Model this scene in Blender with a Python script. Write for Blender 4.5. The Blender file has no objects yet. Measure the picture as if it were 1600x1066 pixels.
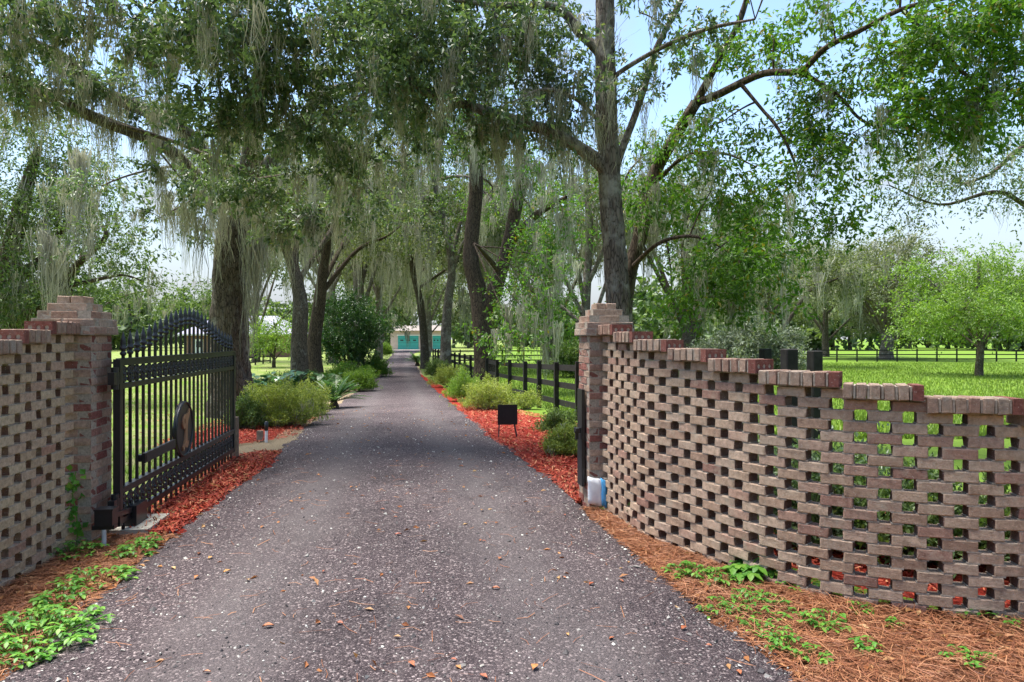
import bpy, bmesh, math, random
import numpy as np
R = math.radians
sc = bpy.context.scene
COL = sc.collection

# ------------------------------------------------------------------ camera, sky, sun, exposure
F, H, CX, HY = 1100.0, 1.65, 800.0, 530.0        # focal length (px of a 1600 px frame), eye height, principal column, horizon row
cam = bpy.data.cameras.new('camera'); camo = bpy.data.objects.new('camera', cam); COL.objects.link(camo)
cam.sensor_width = 36.0; cam.lens = 36.0 * F / 1600.0
cam.shift_y = (533.0 - HY) / 1600.0 * -1.0
camo.location = (0, 0, H); camo.rotation_euler = (R(90), 0, 0)
cam.clip_start = 0.05; cam.clip_end = 6000
sc.camera = camo

SUN_EL, SUN_AZ = 73.0, -70.0     # azimuth clockwise from +Y (the view direction): sun stands high on the left
sun = bpy.data.lights.new('sun', 'SUN'); suno = bpy.data.objects.new('sun', sun); COL.objects.link(suno)
sun.energy = 3.7; sun.angle = R(36); sun.color = (1.0, 0.955, 0.88)
suno.location = (0, 0, 60)
suno.rotation_euler = (R(90 - SUN_EL), 0, R(180 - SUN_AZ))

world = bpy.data.worlds.new('World'); sc.world = world; world.use_nodes = True
wt = world.node_tree; wt.nodes.clear()
def wn(t, **kw):
    n = wt.nodes.new(t)
    for k, v in kw.items(): setattr(n, k, v)
    return n
wout = wn('ShaderNodeOutputWorld'); wbg = wn('ShaderNodeBackground')
sky = wn('ShaderNodeTexSky'); sky.sky_type = 'NISHITA'; sky.sun_disc = False
sky.sun_elevation = R(SUN_EL); sky.sun_rotation = R(SUN_AZ); sky.air_density = 1.0; sky.dust_density = 0.7; sky.ozone_density = 1.6
tc = wn('ShaderNodeTexCoord'); sep = wn('ShaderNodeSeparateXYZ'); wt.links.new(tc.outputs['Generated'], sep.inputs[0])
def wm(op, a, b=None):
    n = wn('ShaderNodeMath', operation=op)
    for i, v in enumerate((a, b)):
        if v is None: continue
        if isinstance(v, (int, float)): n.inputs[i].default_value = v
        else: wt.links.new(v, n.inputs[i])
    return n.outputs[0]
zz = wm('ADD', wm('MAXIMUM', sep.outputs['Z'], 0.0), 0.22)
cmb = wn('ShaderNodeCombineXYZ')
wt.links.new(wm('DIVIDE', sep.outputs['X'], zz), cmb.inputs[0]); wt.links.new(wm('DIVIDE', sep.outputs['Y'], zz), cmb.inputs[1])
cn = wn('ShaderNodeTexNoise'); cn.inputs['Scale'].default_value = 1.15; cn.inputs['Detail'].default_value = 9; cn.inputs['Roughness'].default_value = 0.55
wt.links.new(cmb.outputs[0], cn.inputs['Vector'])
cr = wn('ShaderNodeValToRGB'); cr.color_ramp.elements[0].position = 0.49; cr.color_ramp.elements[1].position = 0.66
wt.links.new(cn.outputs['Fac'], cr.inputs[0])
cmix = wn('ShaderNodeMix', data_type='RGBA'); cmix.inputs[7].default_value = (1.9, 2.0, 2.14, 1)
hz = wn('ShaderNodeMapRange'); hz.inputs[1].default_value = 0.05; hz.inputs[2].default_value = 0.30; hz.inputs[3].default_value = 1.0; hz.inputs[4].default_value = 0.0; wt.links.new(sep.outputs['Z'], hz.inputs[0])   # low cloud thickens towards the horizon all round
wt.links.new(wm('MULTIPLY', wm('MAXIMUM', cr.outputs[0], hz.outputs[0]), 0.97), cmix.inputs[0]); wt.links.new(sky.outputs[0], cmix.inputs[6])
wt.links.new(cmix.outputs[2], wbg.inputs[0]); wbg.inputs[1].default_value = 0.10
wt.links.new(wbg.outputs[0], wout.inputs[0])

vs = sc.view_settings
vs.view_transform = 'Standard'; vs.look = 'None'; vs.exposure = 1.82; vs.gamma = 1.0; vs.use_curve_mapping = False
sc.render.engine = 'CYCLES'
sc.cycles.use_denoising = True
sc.cycles.max_bounces = 7; sc.cycles.diffuse_bounces = 4; sc.cycles.transmission_bounces = 4; sc.cycles.transparent_max_bounces = 6
sc.cycles.sample_clamp_indirect = 6

# ------------------------------------------------------------------ helpers
def terrain(y):
    t = np.clip((np.asarray(y, float) - 7) / 23.0, 0, 1)
    return -0.45 * t * t * (3 - 2 * t)
def Yof(py, z=0.0):
    lo, hi = 0.5, 4000.0
    for _ in range(60):
        m = (lo + hi) / 2
        if HY + F * (H - float(terrain(m)) - z) / m > py: lo = m
        else: hi = m
    return lo
def G(px, py):                       # ground point seen at a picture position
    Y = Yof(py); return ((px - CX) * Y / F, Y)
def P(px, py, Y):                    # point at depth Y
    return np.array(((px - CX) * Y / F, Y, H + (HY - py) * Y / F))
def GX(px, Y): return (px - CX) * Y / F
def tz(y): return float(terrain(y))

def mesh_np(name, V, Q, smooth=False):
    V = np.ascontiguousarray(V, dtype=np.float32); Q = np.ascontiguousarray(Q, dtype=np.int32)
    me = bpy.data.meshes.new(name); k = Q.shape[1]
    me.vertices.add(len(V)); me.vertices.foreach_set('co', V.ravel())
    me.loops.add(Q.size); me.loops.foreach_set('vertex_index', Q.ravel())
    me.polygons.add(len(Q)); me.polygons.foreach_set('loop_start', np.arange(0, Q.size, k, dtype=np.int32))
    me.polygons.foreach_set('use_smooth', np.full(len(Q), smooth, dtype=bool))
    me.update(calc_edges=True); me.validate()
    return me
class MB:                            # collects quads
    def __init__(s): s.v = []; s.q = []; s.n = 0
    def add(s, V, Q):
        V = np.asarray(V, float).reshape(-1, 3); s.v.append(V); s.q.append(np.asarray(Q, int) + s.n); s.n += len(V)
    def mesh(s, name, smooth=False): return mesh_np(name, np.concatenate(s.v), np.concatenate(s.q), smooth)
    def box(s, c, d, rz=0.0):
        x, y, z = d[0] / 2, d[1] / 2, d[2] / 2
        b = np.array([(-x,-y,-z),(x,-y,-z),(x,y,-z),(-x,y,-z),(-x,-y,z),(x,-y,z),(x,y,z),(-x,y,z)])
        ca, sa = math.cos(rz), math.sin(rz)
        b = np.stack([b[:,0]*ca - b[:,1]*sa, b[:,0]*sa + b[:,1]*ca, b[:,2]], 1) + np.asarray(c)
        s.add(b, BOXQ)
    def bar(s, a, b, w, h):          # square bar from a to b
        a = np.asarray(a, float); b = np.asarray(b, float); d = b - a; d /= np.linalg.norm(d)
        u = np.cross(d, (0,0,1)); 
        if np.linalg.norm(u) < 1e-4: u = np.array((1.,0,0))
        u /= np.linalg.norm(u); v = np.cross(u, d)
        pts = [p + su*u*w/2 + sv*v*h/2 for p in (a, b) for su, sv in ((-1,-1),(1,-1),(1,1),(-1,1))]
        s.add(pts, BARQ)
BOXQ = np.array([(0,3,2,1),(4,5,6,7),(0,1,5,4),(1,2,6,5),(2,3,7,6),(3,0,4,7)])
BARQ = np.array([(3,2,1,0),(4,5,6,7),(0,1,5,4),(1,2,6,5),(2,3,7,6),(3,0,4,7)])

def link(name, me, mat, parent=None, loc=None, rz=None):
    o = bpy.data.objects.new(name, me); COL.objects.link(o)
    if me is not None and mat is not None and not me.materials: me.materials.append(mat)
    if parent is not None: o.parent = parent
    if loc is not None: o.location = loc
    if rz is not None: o.rotation_euler = (0, 0, rz)
    return o
def thing(name, label, cat, loc=(0,0,0), rz=0.0, group=None):
    o = bpy.data.objects.new(name, None); COL.objects.link(o); o.empty_display_size = 0.1
    o.location = loc; o.rotation_euler = (0, 0, rz); tag(o, label, cat, group); return o
def tag(o, label, cat, group=None):
    o['label'] = label; o['category'] = cat
    if group: o['group'] = group
    return o
def kind(o, k, label=None):
    o['kind'] = k
    if label: o['label'] = label
    return o

def catmull(pts, n):
    p = np.asarray(pts, float); p = np.vstack([2*p[0]-p[1], p, 2*p[-1]-p[-2]])
    out = []; m = len(p) - 3
    for i in range(n):
        t = i / (n - 1) * m; k = min(int(t), m - 1); f = t - k
        a, b, c, d = p[k], p[k+1], p[k+2], p[k+3]
        out.append(0.5*((2*b) + (-a+c)*f + (2*a-5*b+4*c-d)*f*f + (-a+3*b-3*c+d)*f**3))
    return np.array(out)
def tube(pts, rad, sides=8, rng=None, rough=0.0, furrow=0.0):
    p = np.asarray(pts, float); n = len(p); rad = np.broadcast_to(np.asarray(rad, float), (n,))
    T = np.gradient(p, axis=0); T /= (np.linalg.norm(T, axis=1, keepdims=True) + 1e-9)
    u = np.cross(T[0], (0.31, 0.95, 0.02)); u /= np.linalg.norm(u)
    U = np.empty((n,3)); 
    for i in range(n):
        u = u - T[i]*u.dot(T[i]); u /= np.linalg.norm(u); U[i] = u
    W = np.cross(T, U); a = np.arange(sides)/sides*2*math.pi
    rr = np.repeat(rad[:,None], sides, 1)
    if rng is not None and rough > 0:
        ph = rng.uniform(0, 6.28, 6); zz = np.linspace(0, 1, n)[:,None]
        rr = rr*(1 + rough*(0.5*np.sin(2*a[None]+ph[0]+6*zz) + 0.4*np.sin(3*a[None]+ph[1]-9*zz) + 0.3*np.sin(5*a[None]+ph[2]+15*zz)))
    if rng is not None and furrow > 0:
        g = rng.normal(0, 1, (n, sides)); g = (g + np.roll(g, 1, 0) + np.roll(g, -1, 0) + np.roll(g, 2, 0))/2
        rr = rr*(1 + furrow*g)
    V = p[:,None,:] + rr[:,:,None]*(np.cos(a)[None,:,None]*U[:,None,:] + np.sin(a)[None,:,None]*W[:,None,:])
    i = np.arange(n-1)[:,None]*sides; j = np.arange(sides)[None]; j2 = (j+1) % sides
    Q = np.stack([i+j, i+j2, i+sides+j2, i+sides+j], -1).reshape(-1, 4)
    return V.reshape(-1,3), Q
def unit(v): return v/(np.linalg.norm(v, axis=-1, keepdims=True)+1e-9)

# ------------------------------------------------------------------ materials
def mat(name):
    m = bpy.data.materials.new(name); m.use_nodes = True
    nt = m.node_tree; b = nt.nodes['Principled BSDF']; return m, nt, b
def nd(nt, t, **kw):
    n = nt.nodes.new(t)
    for k, v in kw.items():
        if k.startswith('i_'): n.inputs[k[2:]].default_value = v
        else: setattr(n, k, v)
    return n
def ramp(nt, fac, stops, interp='LINEAR'):
    r = nd(nt, 'ShaderNodeValToRGB'); r.color_ramp.interpolation = interp
    e = r.color_ramp.elements
    while len(e) < len(stops): e.new(0.5)
    for k, (p, c) in enumerate(stops): e[k].position = p; e[k].color = (*c, 1)
    nt.links.new(fac, r.inputs[0]); return r.outputs[0]
def mixc(nt, f, a, b, blend='MIX'):
    m = nd(nt, 'ShaderNodeMix', data_type='RGBA', blend_type=blend)
    for i, v in ((0, f), (6, a), (7, b)):
        if isinstance(v, (int, float)): m.inputs[i].default_value = v
        elif isinstance(v, tuple): m.inputs[i].default_value = (*v, 1)
        else: nt.links.new(v, m.inputs[i])
    return m.outputs[2]
def objco(nt): return nd(nt, 'ShaderNodeTexCoord').outputs['Object']
def geopos(nt): return nd(nt, 'ShaderNodeNewGeometry').outputs['Position']
def noise(nt, vec, scale, detail=4, rough=0.55):
    n = nd(nt, 'ShaderNodeTexNoise'); n.inputs['Scale'].default_value = scale; n.inputs['Detail'].default_value = detail; n.inputs['Roughness'].default_value = rough
    nt.links.new(vec, n.inputs['Vector']); return n.outputs['Fac']
def scaled(nt, vec, s):
    m = nd(nt, 'ShaderNodeMapping'); m.inputs['Scale'].default_value = s; nt.links.new(vec, m.inputs[0]); return m.outputs[0]
def bump(nt, b, h, strength, dist):
    n = nd(nt, 'ShaderNodeBump'); n.inputs['Strength'].default_value = strength; n.inputs['Distance'].default_value = dist
    nt.links.new(h, n.inputs['Height']); nt.links.new(n.outputs[0], b.inputs['Normal'])
def plain(name, c, rough=0.6, metal=0.0, spec=0.5, var=0.15, sc_=30):
    m, nt, b = mat(name); f = noise(nt, geopos(nt), sc_, 4)
    nt.links.new(ramp(nt, f, [(0.3, tuple(x*(1-var) for x in c)), (0.7, tuple(min(1, x*(1+var)) for x in c))]), b.inputs['Base Color'])
    b.inputs['Roughness'].default_value = rough; b.inputs['Metallic'].default_value = metal; b.inputs['Specular IOR Level'].default_value = spec
    return m
def leafmat(name, stops, trans=0.35, rough=0.42, tint=None, spec=0.4):
    m, nt, b = mat(name); g = nd(nt, 'ShaderNodeNewGeometry')
    c = ramp(nt, g.outputs['Random Per Island'], stops)
    f = noise(nt, g.outputs['Position'], 0.55, 2)
    c = mixc(nt, 1.0, c, ramp(nt, f, [(0.3, (0.72,0.72,0.72)), (0.7, (1.2,1.2,1.1))]), 'MULTIPLY')
    nt.links.new(c, b.inputs['Base Color']); b.inputs['Roughness'].default_value = rough; b.inputs['Specular IOR Level'].default_value = spec
    tr = nd(nt, 'ShaderNodeBsdfTranslucent'); nt.links.new(mixc(nt, 1.0, c, tint or (1.25, 1.3, 0.6), 'MULTIPLY'), tr.inputs[0])
    ms = nd(nt, 'ShaderNodeMixShader'); ms.inputs[0].default_value = trans
    nt.links.new(b.outputs[0], ms.inputs[1]); nt.links.new(tr.outputs[0], ms.inputs[2])
    nt.links.new(ms.outputs[0], nt.nodes['Material Output'].inputs[0]); return m
M = {}
M['oak'] = leafmat('oak_leaf', [(0, (0.052,0.092,0.048)), (0.5, (0.098,0.158,0.086)), (0.85, (0.14,0.21,0.115)), (1, (0.18,0.20,0.095))], 0.42, 0.36, spec=0.6)
M['bright'] = leafmat('bright_leaf', [(0, (0.045,0.11,0.016)), (0.5, (0.085,0.19,0.026)), (0.92, (0.135,0.26,0.04)), (1, (0.22,0.15,0.03))], 0.5, 0.42)
M['mid'] = leafmat('mid_leaf', [(0, (0.045,0.085,0.025)), (0.5, (0.085,0.145,0.045)), (1, (0.14,0.20,0.06))], 0.38, 0.5)
M['olive'] = leafmat('olive_leaf', [(0, (0.07,0.10,0.045)), (0.5, (0.12,0.155,0.07)), (1, (0.18,0.21,0.10))], 0.38, 0.55)
M['lime'] = leafmat('lime_leaf', [(0, (0.09,0.17,0.025)), (0.5, (0.15,0.26,0.04)), (1, (0.23,0.34,0.06))], 0.42, 0.5)
M['silverolive'] = leafmat('grey_olive_leaf', [(0, (0.085,0.105,0.06)), (0.5, (0.14,0.165,0.095)), (1, (0.20,0.22,0.13))], 0.35, 0.55)
M['silver'] = leafmat('silver_leaf', [(0, (0.08,0.11,0.07)), (0.6, (0.15,0.19,0.13)), (1, (0.28,0.31,0.25))], 0.25, 0.5)
M['blue'] = leafmat('bluegreen_leaf', [(0, (0.02,0.07,0.035)), (0.6, (0.05,0.13,0.07)), (1, (0.12,0.21,0.13))], 0.25, 0.3, spec=0.7)
M['deep'] = leafmat('deep_leaf', [(0, (0.018,0.06,0.014)), (0.6, (0.04,0.115,0.022)), (1, (0.09,0.19,0.03))], 0.3, 0.35, spec=0.6)
M['azalea'] = leafmat('azalea_leaf', [(0, (0.15,0.20,0.04)), (0.5, (0.27,0.34,0.07)), (1, (0.42,0.46,0.13))], 0.35, 0.5)
M['weed'] = leafmat('weed_leaf', [(0, (0.05,0.17,0.02)), (0.5, (0.10,0.29,0.035)), (1, (0.21,0.40,0.05))], 0.35, 0.45)
M['grass'] = leafmat('grass_blade', [(0, (0.08,0.145,0.018)), (0.5, (0.13,0.22,0.026)), (1, (0.22,0.28,0.055))], 0.4, 0.55)
M['woods'] = leafmat('far_leaf', [(0, (0.06,0.10,0.04)), (0.5, (0.11,0.165,0.07)), (1, (0.17,0.23,0.10))], 0.35, 0.6)
M['moss'] = leafmat('spanish_moss', [(0, (0.22,0.22,0.175)), (0.5, (0.36,0.355,0.295)), (1, (0.52,0.51,0.43))], 0.35, 0.8, tint=(1.1,1.08,0.95), spec=0.1)
M['deadleaf'] = leafmat('dead_leaf', [(0, (0.16,0.05,0.02)), (0.4, (0.33,0.12,0.04)), (0.75, (0.42,0.20,0.08)), (1, (0.50,0.33,0.16))], 0.15, 0.6, tint=(1.1,1,0.8))
M['needle'] = leafmat('pine_needle', [(0, (0.15,0.05,0.025)), (0.5, (0.30,0.11,0.05)), (1, (0.46,0.22,0.11))], 0.1, 0.6, tint=(1,1,1))
M['chip'] = leafmat('mulch_chip', [(0, (0.12,0.012,0.008)), (0.4, (0.27,0.034,0.018)), (0.85, (0.40,0.065,0.032)), (1, (0.48,0.22,0.12))], 0.0, 0.7, tint=(1,1,1), spec=0.25)
M['pebble'] = leafmat('pebble', [(0, (0.05,0.045,0.05)), (0.5, (0.11,0.10,0.105)), (0.78, (0.30,0.28,0.27)), (1, (0.70,0.68,0.65))], 0.0, 0.75, tint=(1,1,1), spec=0.2)
M['twig'] = plain('grey_twig', (0.20,0.175,0.145), 0.8, var=0.35)

def barkmat(name, dark, lite, lich, vs=1.0, lichen=0.55):
    m, nt, b = mat(name); p = geopos(nt)
    st = scaled(nt, p, (1, 1, 0.16))
    f = noise(nt, st, 26*vs, 6, 0.65); v = nd(nt, 'ShaderNodeTexVoronoi'); v.inputs['Scale'].default_value = 22*vs; v.feature = 'DISTANCE_TO_EDGE'
    nt.links.new(scaled(nt, p, (1, 1, 0.25)), v.inputs['Vector'])
    c = ramp(nt, f, [(0.32, dark), (0.66, lite)])
    c = mixc(nt, ramp(nt, v.outputs['Distance'], [(0.0, (1,1,1)), (0.12, (0,0,0))]), c, tuple(x*0.55 for x in dark))
    l = noise(nt, p, 3.1, 5, 0.7)
    c = mixc(nt, ramp(nt, l, [(lichen, (0,0,0)), (lichen+0.14, (0.75,0.75,0.75))]), c, lich)
    nt.links.new(c, b.inputs['Base Color']); b.inputs['Roughness'].default_value = 0.9; b.inputs['Specular IOR Level'].default_value = 0.15
    ad = nd(nt, 'ShaderNodeMath', operation='ADD'); mv = nd(nt, 'ShaderNodeMath', operation='MINIMUM'); mv.inputs[1].default_value = 0.2
    nt.links.new(v.outputs['Distance'], mv.inputs[0]); nt.links.new(mv.outputs[0], ad.inputs[0]); nt.links.new(f, ad.inputs[1])
    bump(nt, b, ad.outputs[0], 0.9, 0.03); return m
M['bark_oak'] = barkmat('oak_bark', (0.055,0.045,0.036), (0.17,0.135,0.105), (0.24,0.235,0.20))
M['bark_grey'] = barkmat('grey_bark', (0.085,0.068,0.058), (0.24,0.195,0.165), (0.33,0.31,0.275), 1.0, 0.5)
M['bark_brown'] = barkmat('brown_bark', (0.045,0.034,0.026), (0.13,0.095,0.07), (0.2,0.19,0.15), 0.8, 0.62)

def brickmat(name, stops, lichen, lf=0.5, grime=0.5):
    m, nt, b = mat(name); p = geopos(nt); oi = nd(nt, 'ShaderNodeObjectInfo')
    g = nd(nt, 'ShaderNodeNewGeometry')
    ad = nd(nt, 'ShaderNodeMath', operation='ADD'); nt.links.new(oi.outputs['Random'], ad.inputs[0]); nt.links.new(g.outputs['Random Per Island'], ad.inputs[1])
    fr = nd(nt, 'ShaderNodeMath', operation='FRACT'); nt.links.new(ad.outputs[0], fr.inputs[0])
    c = ramp(nt, fr.outputs[0], stops)
    n1 = noise(nt, p, 30, 8, 0.78)
    c = mixc(nt, 1.0, c, ramp(nt, n1, [(0.28, (0.48,0.45,0.43)), (0.5, (0.98,0.97,0.95)), (0.74, (1.42,1.42,1.4))]), 'MULTIPLY')
    n2 = noise(nt, p, 7, 6, 0.75)
    c = mixc(nt, ramp(nt, n2, [(lf, (0,0,0)), (lf+0.2, (0.8,0.8,0.8))]), c, lichen)
    n3 = noise(nt, p, 2.3, 5, 0.7)
    c = mixc(nt, ramp(nt, n3, [(0.55, (0,0,0)), (0.75, (grime,grime,grime))]), c, (0.10,0.095,0.085))
    v = nd(nt, 'ShaderNodeTexVoronoi'); v.inputs['Scale'].default_value = 55; nt.links.new(p, v.inputs['Vector'])
    c = mixc(nt, ramp(nt, v.outputs['Distance'], [(0.10, (0.5,0.5,0.5)), (0.2, (0,0,0))]), c, (0.52,0.50,0.45))
    nt.links.new(c, b.inputs['Base Color']); b.inputs['Roughness'].default_value = 0.92; b.inputs['Specular IOR Level'].default_value = 0.15
    bump(nt, b, noise(nt, p, 90, 7, 0.75), 1.0, 0.010); return m
M['brick_tan'] = brickmat('tan_brick', [(0, (0.38,0.25,0.18)), (0.35, (0.48,0.345,0.25)), (0.7, (0.50,0.365,0.275)), (0.92, (0.41,0.25,0.19)), (1, (0.29,0.16,0.125))], (0.48,0.385,0.29), 0.50, 0.3)
M['brick_cream'] = brickmat('cream_brick', [(0, (0.46,0.33,0.22)), (0.5, (0.53,0.41,0.28)), (0.85, (0.50,0.36,0.26)), (1, (0.42,0.25,0.18))], (0.48,0.40,0.28), 0.56, 0.4)
M['brick_pillar'] = brickmat('pillar_brick', [(0, (0.40,0.27,0.20)), (0.4, (0.43,0.31,0.24)), (0.72, (0.36,0.23,0.18)), (0.86, (0.27,0.11,0.09)), (1, (0.22,0.075,0.065))], (0.47,0.38,0.30), 0.62)
M['brick_cap'] = brickmat('cap_brick', [(0, (0.36,0.26,0.20)), (0.5, (0.34,0.235,0.18)), (0.8, (0.29,0.175,0.135)), (1, (0.38,0.29,0.23))], (0.36,0.33,0.28), 0.52)
M['brick_red'] = brickmat('red_brick_bed', [(0, (0.20,0.075,0.062)), (1, (0.25,0.10,0.08))], (0.3,0.22,0.18), 0.58, 0.5)
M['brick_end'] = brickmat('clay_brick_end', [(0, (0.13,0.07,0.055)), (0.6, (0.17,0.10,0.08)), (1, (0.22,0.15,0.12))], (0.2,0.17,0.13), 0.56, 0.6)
M['mortar'] = plain('mortar', (0.33,0.28,0.23), 0.95, spec=0.1, var=0.3, sc_=60)
M['black'] = plain('black_iron', (0.012,0.012,0.015), 0.38, 0.0, 0.55, var=0.3, sc_=40)
M['fence'] = plain('black_fence_board', (0.016,0.015,0.014), 0.75, 0.0, 0.3, var=0.5, sc_=12)
M['bronze'] = plain('bronze_letter', (0.42,0.24,0.14), 0.4, 0.6, 0.5, var=0.2)
M['wood'] = plain('weathered_wood', (0.20,0.15,0.11), 0.85, 0, 0.2, var=0.4, sc_=9)
M['concrete'] = plain('concrete', (0.40,0.37,0.31), 0.9, 0, 0.2, var=0.25, sc_=18)
M['pvc'] = plain('grey_conduit', (0.50,0.51,0.54), 0.45, 0, 0.4, var=0.08)
M['white'] = plain('white_paint', (0.78,0.77,0.74), 0.55, var=0.05)
M['bagwhite'] = plain('white_plastic', (0.74,0.76,0.80), 0.3, 0, 0.5, var=0.08, sc_=14)
M['bagblue'] = plain('blue_plastic', (0.10,0.42,0.80), 0.3, 0, 0.5, var=0.1, sc_=14)
M['teal'] = plain('teal_door', (0.035,0.33,0.29), 0.5, var=0.06, sc_=2)
M['stucco'] = plain('pink_beige_stucco', (0.52,0.42,0.36), 0.9, var=0.08, sc_=2)
M['roofgrey'] = plain('grey_violet_shingle', (0.25,0.24,0.34), 0.8, var=0.12, sc_=3)
M['roofbrown'] = plain('brown_shingle', (0.20,0.17,0.15), 0.85, var=0.15, sc_=3)
M['housebrick'] = plain('house_brick', (0.25,0.14,0.10), 0.9, var=0.2, sc_=8)
M['glass'] = plain('dark_glass', (0.03,0.04,0.045), 0.1, var=0.05)

def drive_mat():
    m, nt, b = mat('asphalt_gravel'); p = geopos(nt)
    v = nd(nt, 'ShaderNodeTexVoronoi'); v.inputs['Scale'].default_value = 80; nt.links.new(p, v.inputs['Vector'])
    v2 = nd(nt, 'ShaderNodeTexVoronoi'); v2.inputs['Scale'].default_value = 190; nt.links.new(p, v2.inputs['Vector'])
    sp = nd(nt, 'ShaderNodeSeparateColor'); nt.links.new(v.outputs['Color'], sp.inputs[0])
    sp2 = nd(nt, 'ShaderNodeSeparateColor'); nt.links.new(v2.outputs['Color'], sp2.inputs[0])
    c1 = ramp(nt, sp.outputs[0], [(0.0, (0.036,0.031,0.035)), (0.6, (0.085,0.074,0.080)), (0.86, (0.15,0.132,0.138)), (0.93, (0.40,0.37,0.36)), (1.0, (0.85,0.82,0.78))])
    c2 = ramp(nt, sp2.outputs[0], [(0.0, (0.03,0.026,0.03)), (0.6, (0.075,0.064,0.07)), (0.88, (0.18,0.16,0.165)), (1.0, (0.70,0.67,0.64))])
    c = mixc(nt, 1.0, mixc(nt, 0.5, c1, c2), (0.56, 0.49, 0.49), 'MULTIPLY')
    n = noise(nt, p, 0.55, 5, 0.6)
    c = mixc(nt, 1.0, c, ramp(nt, n, [(0.3, (0.74,0.74,0.76)), (0.7, (1.4,1.36,1.38))]), 'MULTIPLY')
    n = noise(nt, scaled(nt, p, (1, 0.35, 1)), 2.4, 6, 0.7)
    c = mixc(nt, ramp(nt, n, [(0.52, (0,0,0)), (0.8, (0.5,0.5,0.5))]), c, (0.16,0.135,0.13))
    # two worn wheel tracks where the stone is ground paler and finer
    at = nd(nt, 'ShaderNodeAttribute'); at.attribute_name = 'track'
    tf = nd(nt, 'ShaderNodeMath', operation='MULTIPLY'); nt.links.new(at.outputs['Fac'], tf.inputs[0]); nt.links.new(noise(nt, scaled(nt, p, (1, .3, 1)), 3.5, 5, .7), tf.inputs[1])
    c = mixc(nt, tf.outputs[0], c, (0.115,0.10,0.10))
    nt.links.new(c, b.inputs['Base Color']); b.inputs['Roughness'].default_value = 0.9; b.inputs['Specular IOR Level'].default_value = 0.2
    inv = nd(nt, 'ShaderNodeMath', operation='SUBTRACT'); inv.inputs[0].default_value = 1.0; nt.links.new(v.outputs['Distance'], inv.inputs[1])
    bump(nt, b, inv.outputs[0], 0.8, 0.012); return m
M['drive'] = drive_mat()
def ground_mat():
    m, nt, b = mat('lawn'); p = geopos(nt)
    c = ramp(nt, noise(nt, p, 9, 6, 0.7), [(0.25, (0.068,0.125,0.016)), (0.75, (0.15,0.235,0.032))])
    c = mixc(nt, ramp(nt, noise(nt, p, 0.25, 5, 0.6), [(0.45, (0,0,0)), (0.75, (0.6,0.6,0.6))]), c, (0.13,0.225,0.026))
    sx = nd(nt, 'ShaderNodeSeparateXYZ'); nt.links.new(p, sx.inputs[0])
    # the yard left of the drive is thinner, with dry patches
    mr = nd(nt, 'ShaderNodeMapRange'); mr.inputs[1].default_value = -2; mr.inputs[2].default_value = -5; nt.links.new(sx.outputs[0], mr.inputs[0])
    dry = ramp(nt, noise(nt, p, 1.3, 6, 0.7), [(0.42, (0,0,0)), (0.62, (0.75,0.75,0.75))])
    f = nd(nt, 'ShaderNodeMath', operation='MULTIPLY'); nt.links.new(mr.outputs[0], f.inputs[0]); nt.links.new(dry, f.inputs[1])
    c = mixc(nt, f.outputs[0], c, (0.27,0.24,0.13))
    nt.links.new(c, b.inputs['Base Color']); b.inputs['Roughness'].default_value = 0.95; b.inputs['Specular IOR Level'].default_value = 0.1
    bump(nt, b, noise(nt, p, 30, 5, 0.7), 0.6, 0.05); return m
M['ground'] = ground_mat()
def litter_mat(name, a, b_, c_):
    m, nt, b = mat(name); p = geopos(nt)
    c = ramp(nt, noise(nt, p, 38, 7, 0.75), [(0.28, a), (0.5, b_), (0.72, c_)])
    nt.links.new(c, b.inputs['Base Color']); b.inputs['Roughness'].default_value = 0.95; b.inputs['Specular IOR Level'].default_value = 0.1
    bump(nt, b, noise(nt, p, 70, 6, 0.7), 1.0, 0.03); return m
M['mulch'] = litter_mat('red_mulch', (0.06,0.008,0.006), (0.24,0.024,0.015), (0.36,0.05,0.028))
M['straw'] = litter_mat('pine_straw', (0.09,0.035,0.02), (0.22,0.09,0.045), (0.34,0.18,0.10))
M['soil'] = litter_mat('dry_soil', (0.14,0.10,0.06), (0.26,0.20,0.13), (0.36,0.30,0.19))

# ------------------------------------------------------------------ ground, drive, beds
xs = np.concatenate([[-2500,-800,-300,-120,-60], np.arange(-40, 60, 4), [60,90,150,300,800,2500]])
ys = np.concatenate([[-400,-100,-30,-10], np.arange(-4, 40, 1.0), [40,50,60,80,120,200,400,900,3000]])
XX, YY = np.meshgrid(xs, ys); V = np.stack([XX, YY, terrain(YY)], -1).reshape(-1,3)
nx = len(xs); i, j = np.meshgrid(np.arange(len(ys)-1), np.arange(nx-1), indexing='ij'); q = (i*nx+j).ravel()
kind(link('ground', mesh_np('ground', V, np.stack([q, q+1, q+nx+1, q+nx], 1), True), M['ground']), 'structure')

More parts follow.
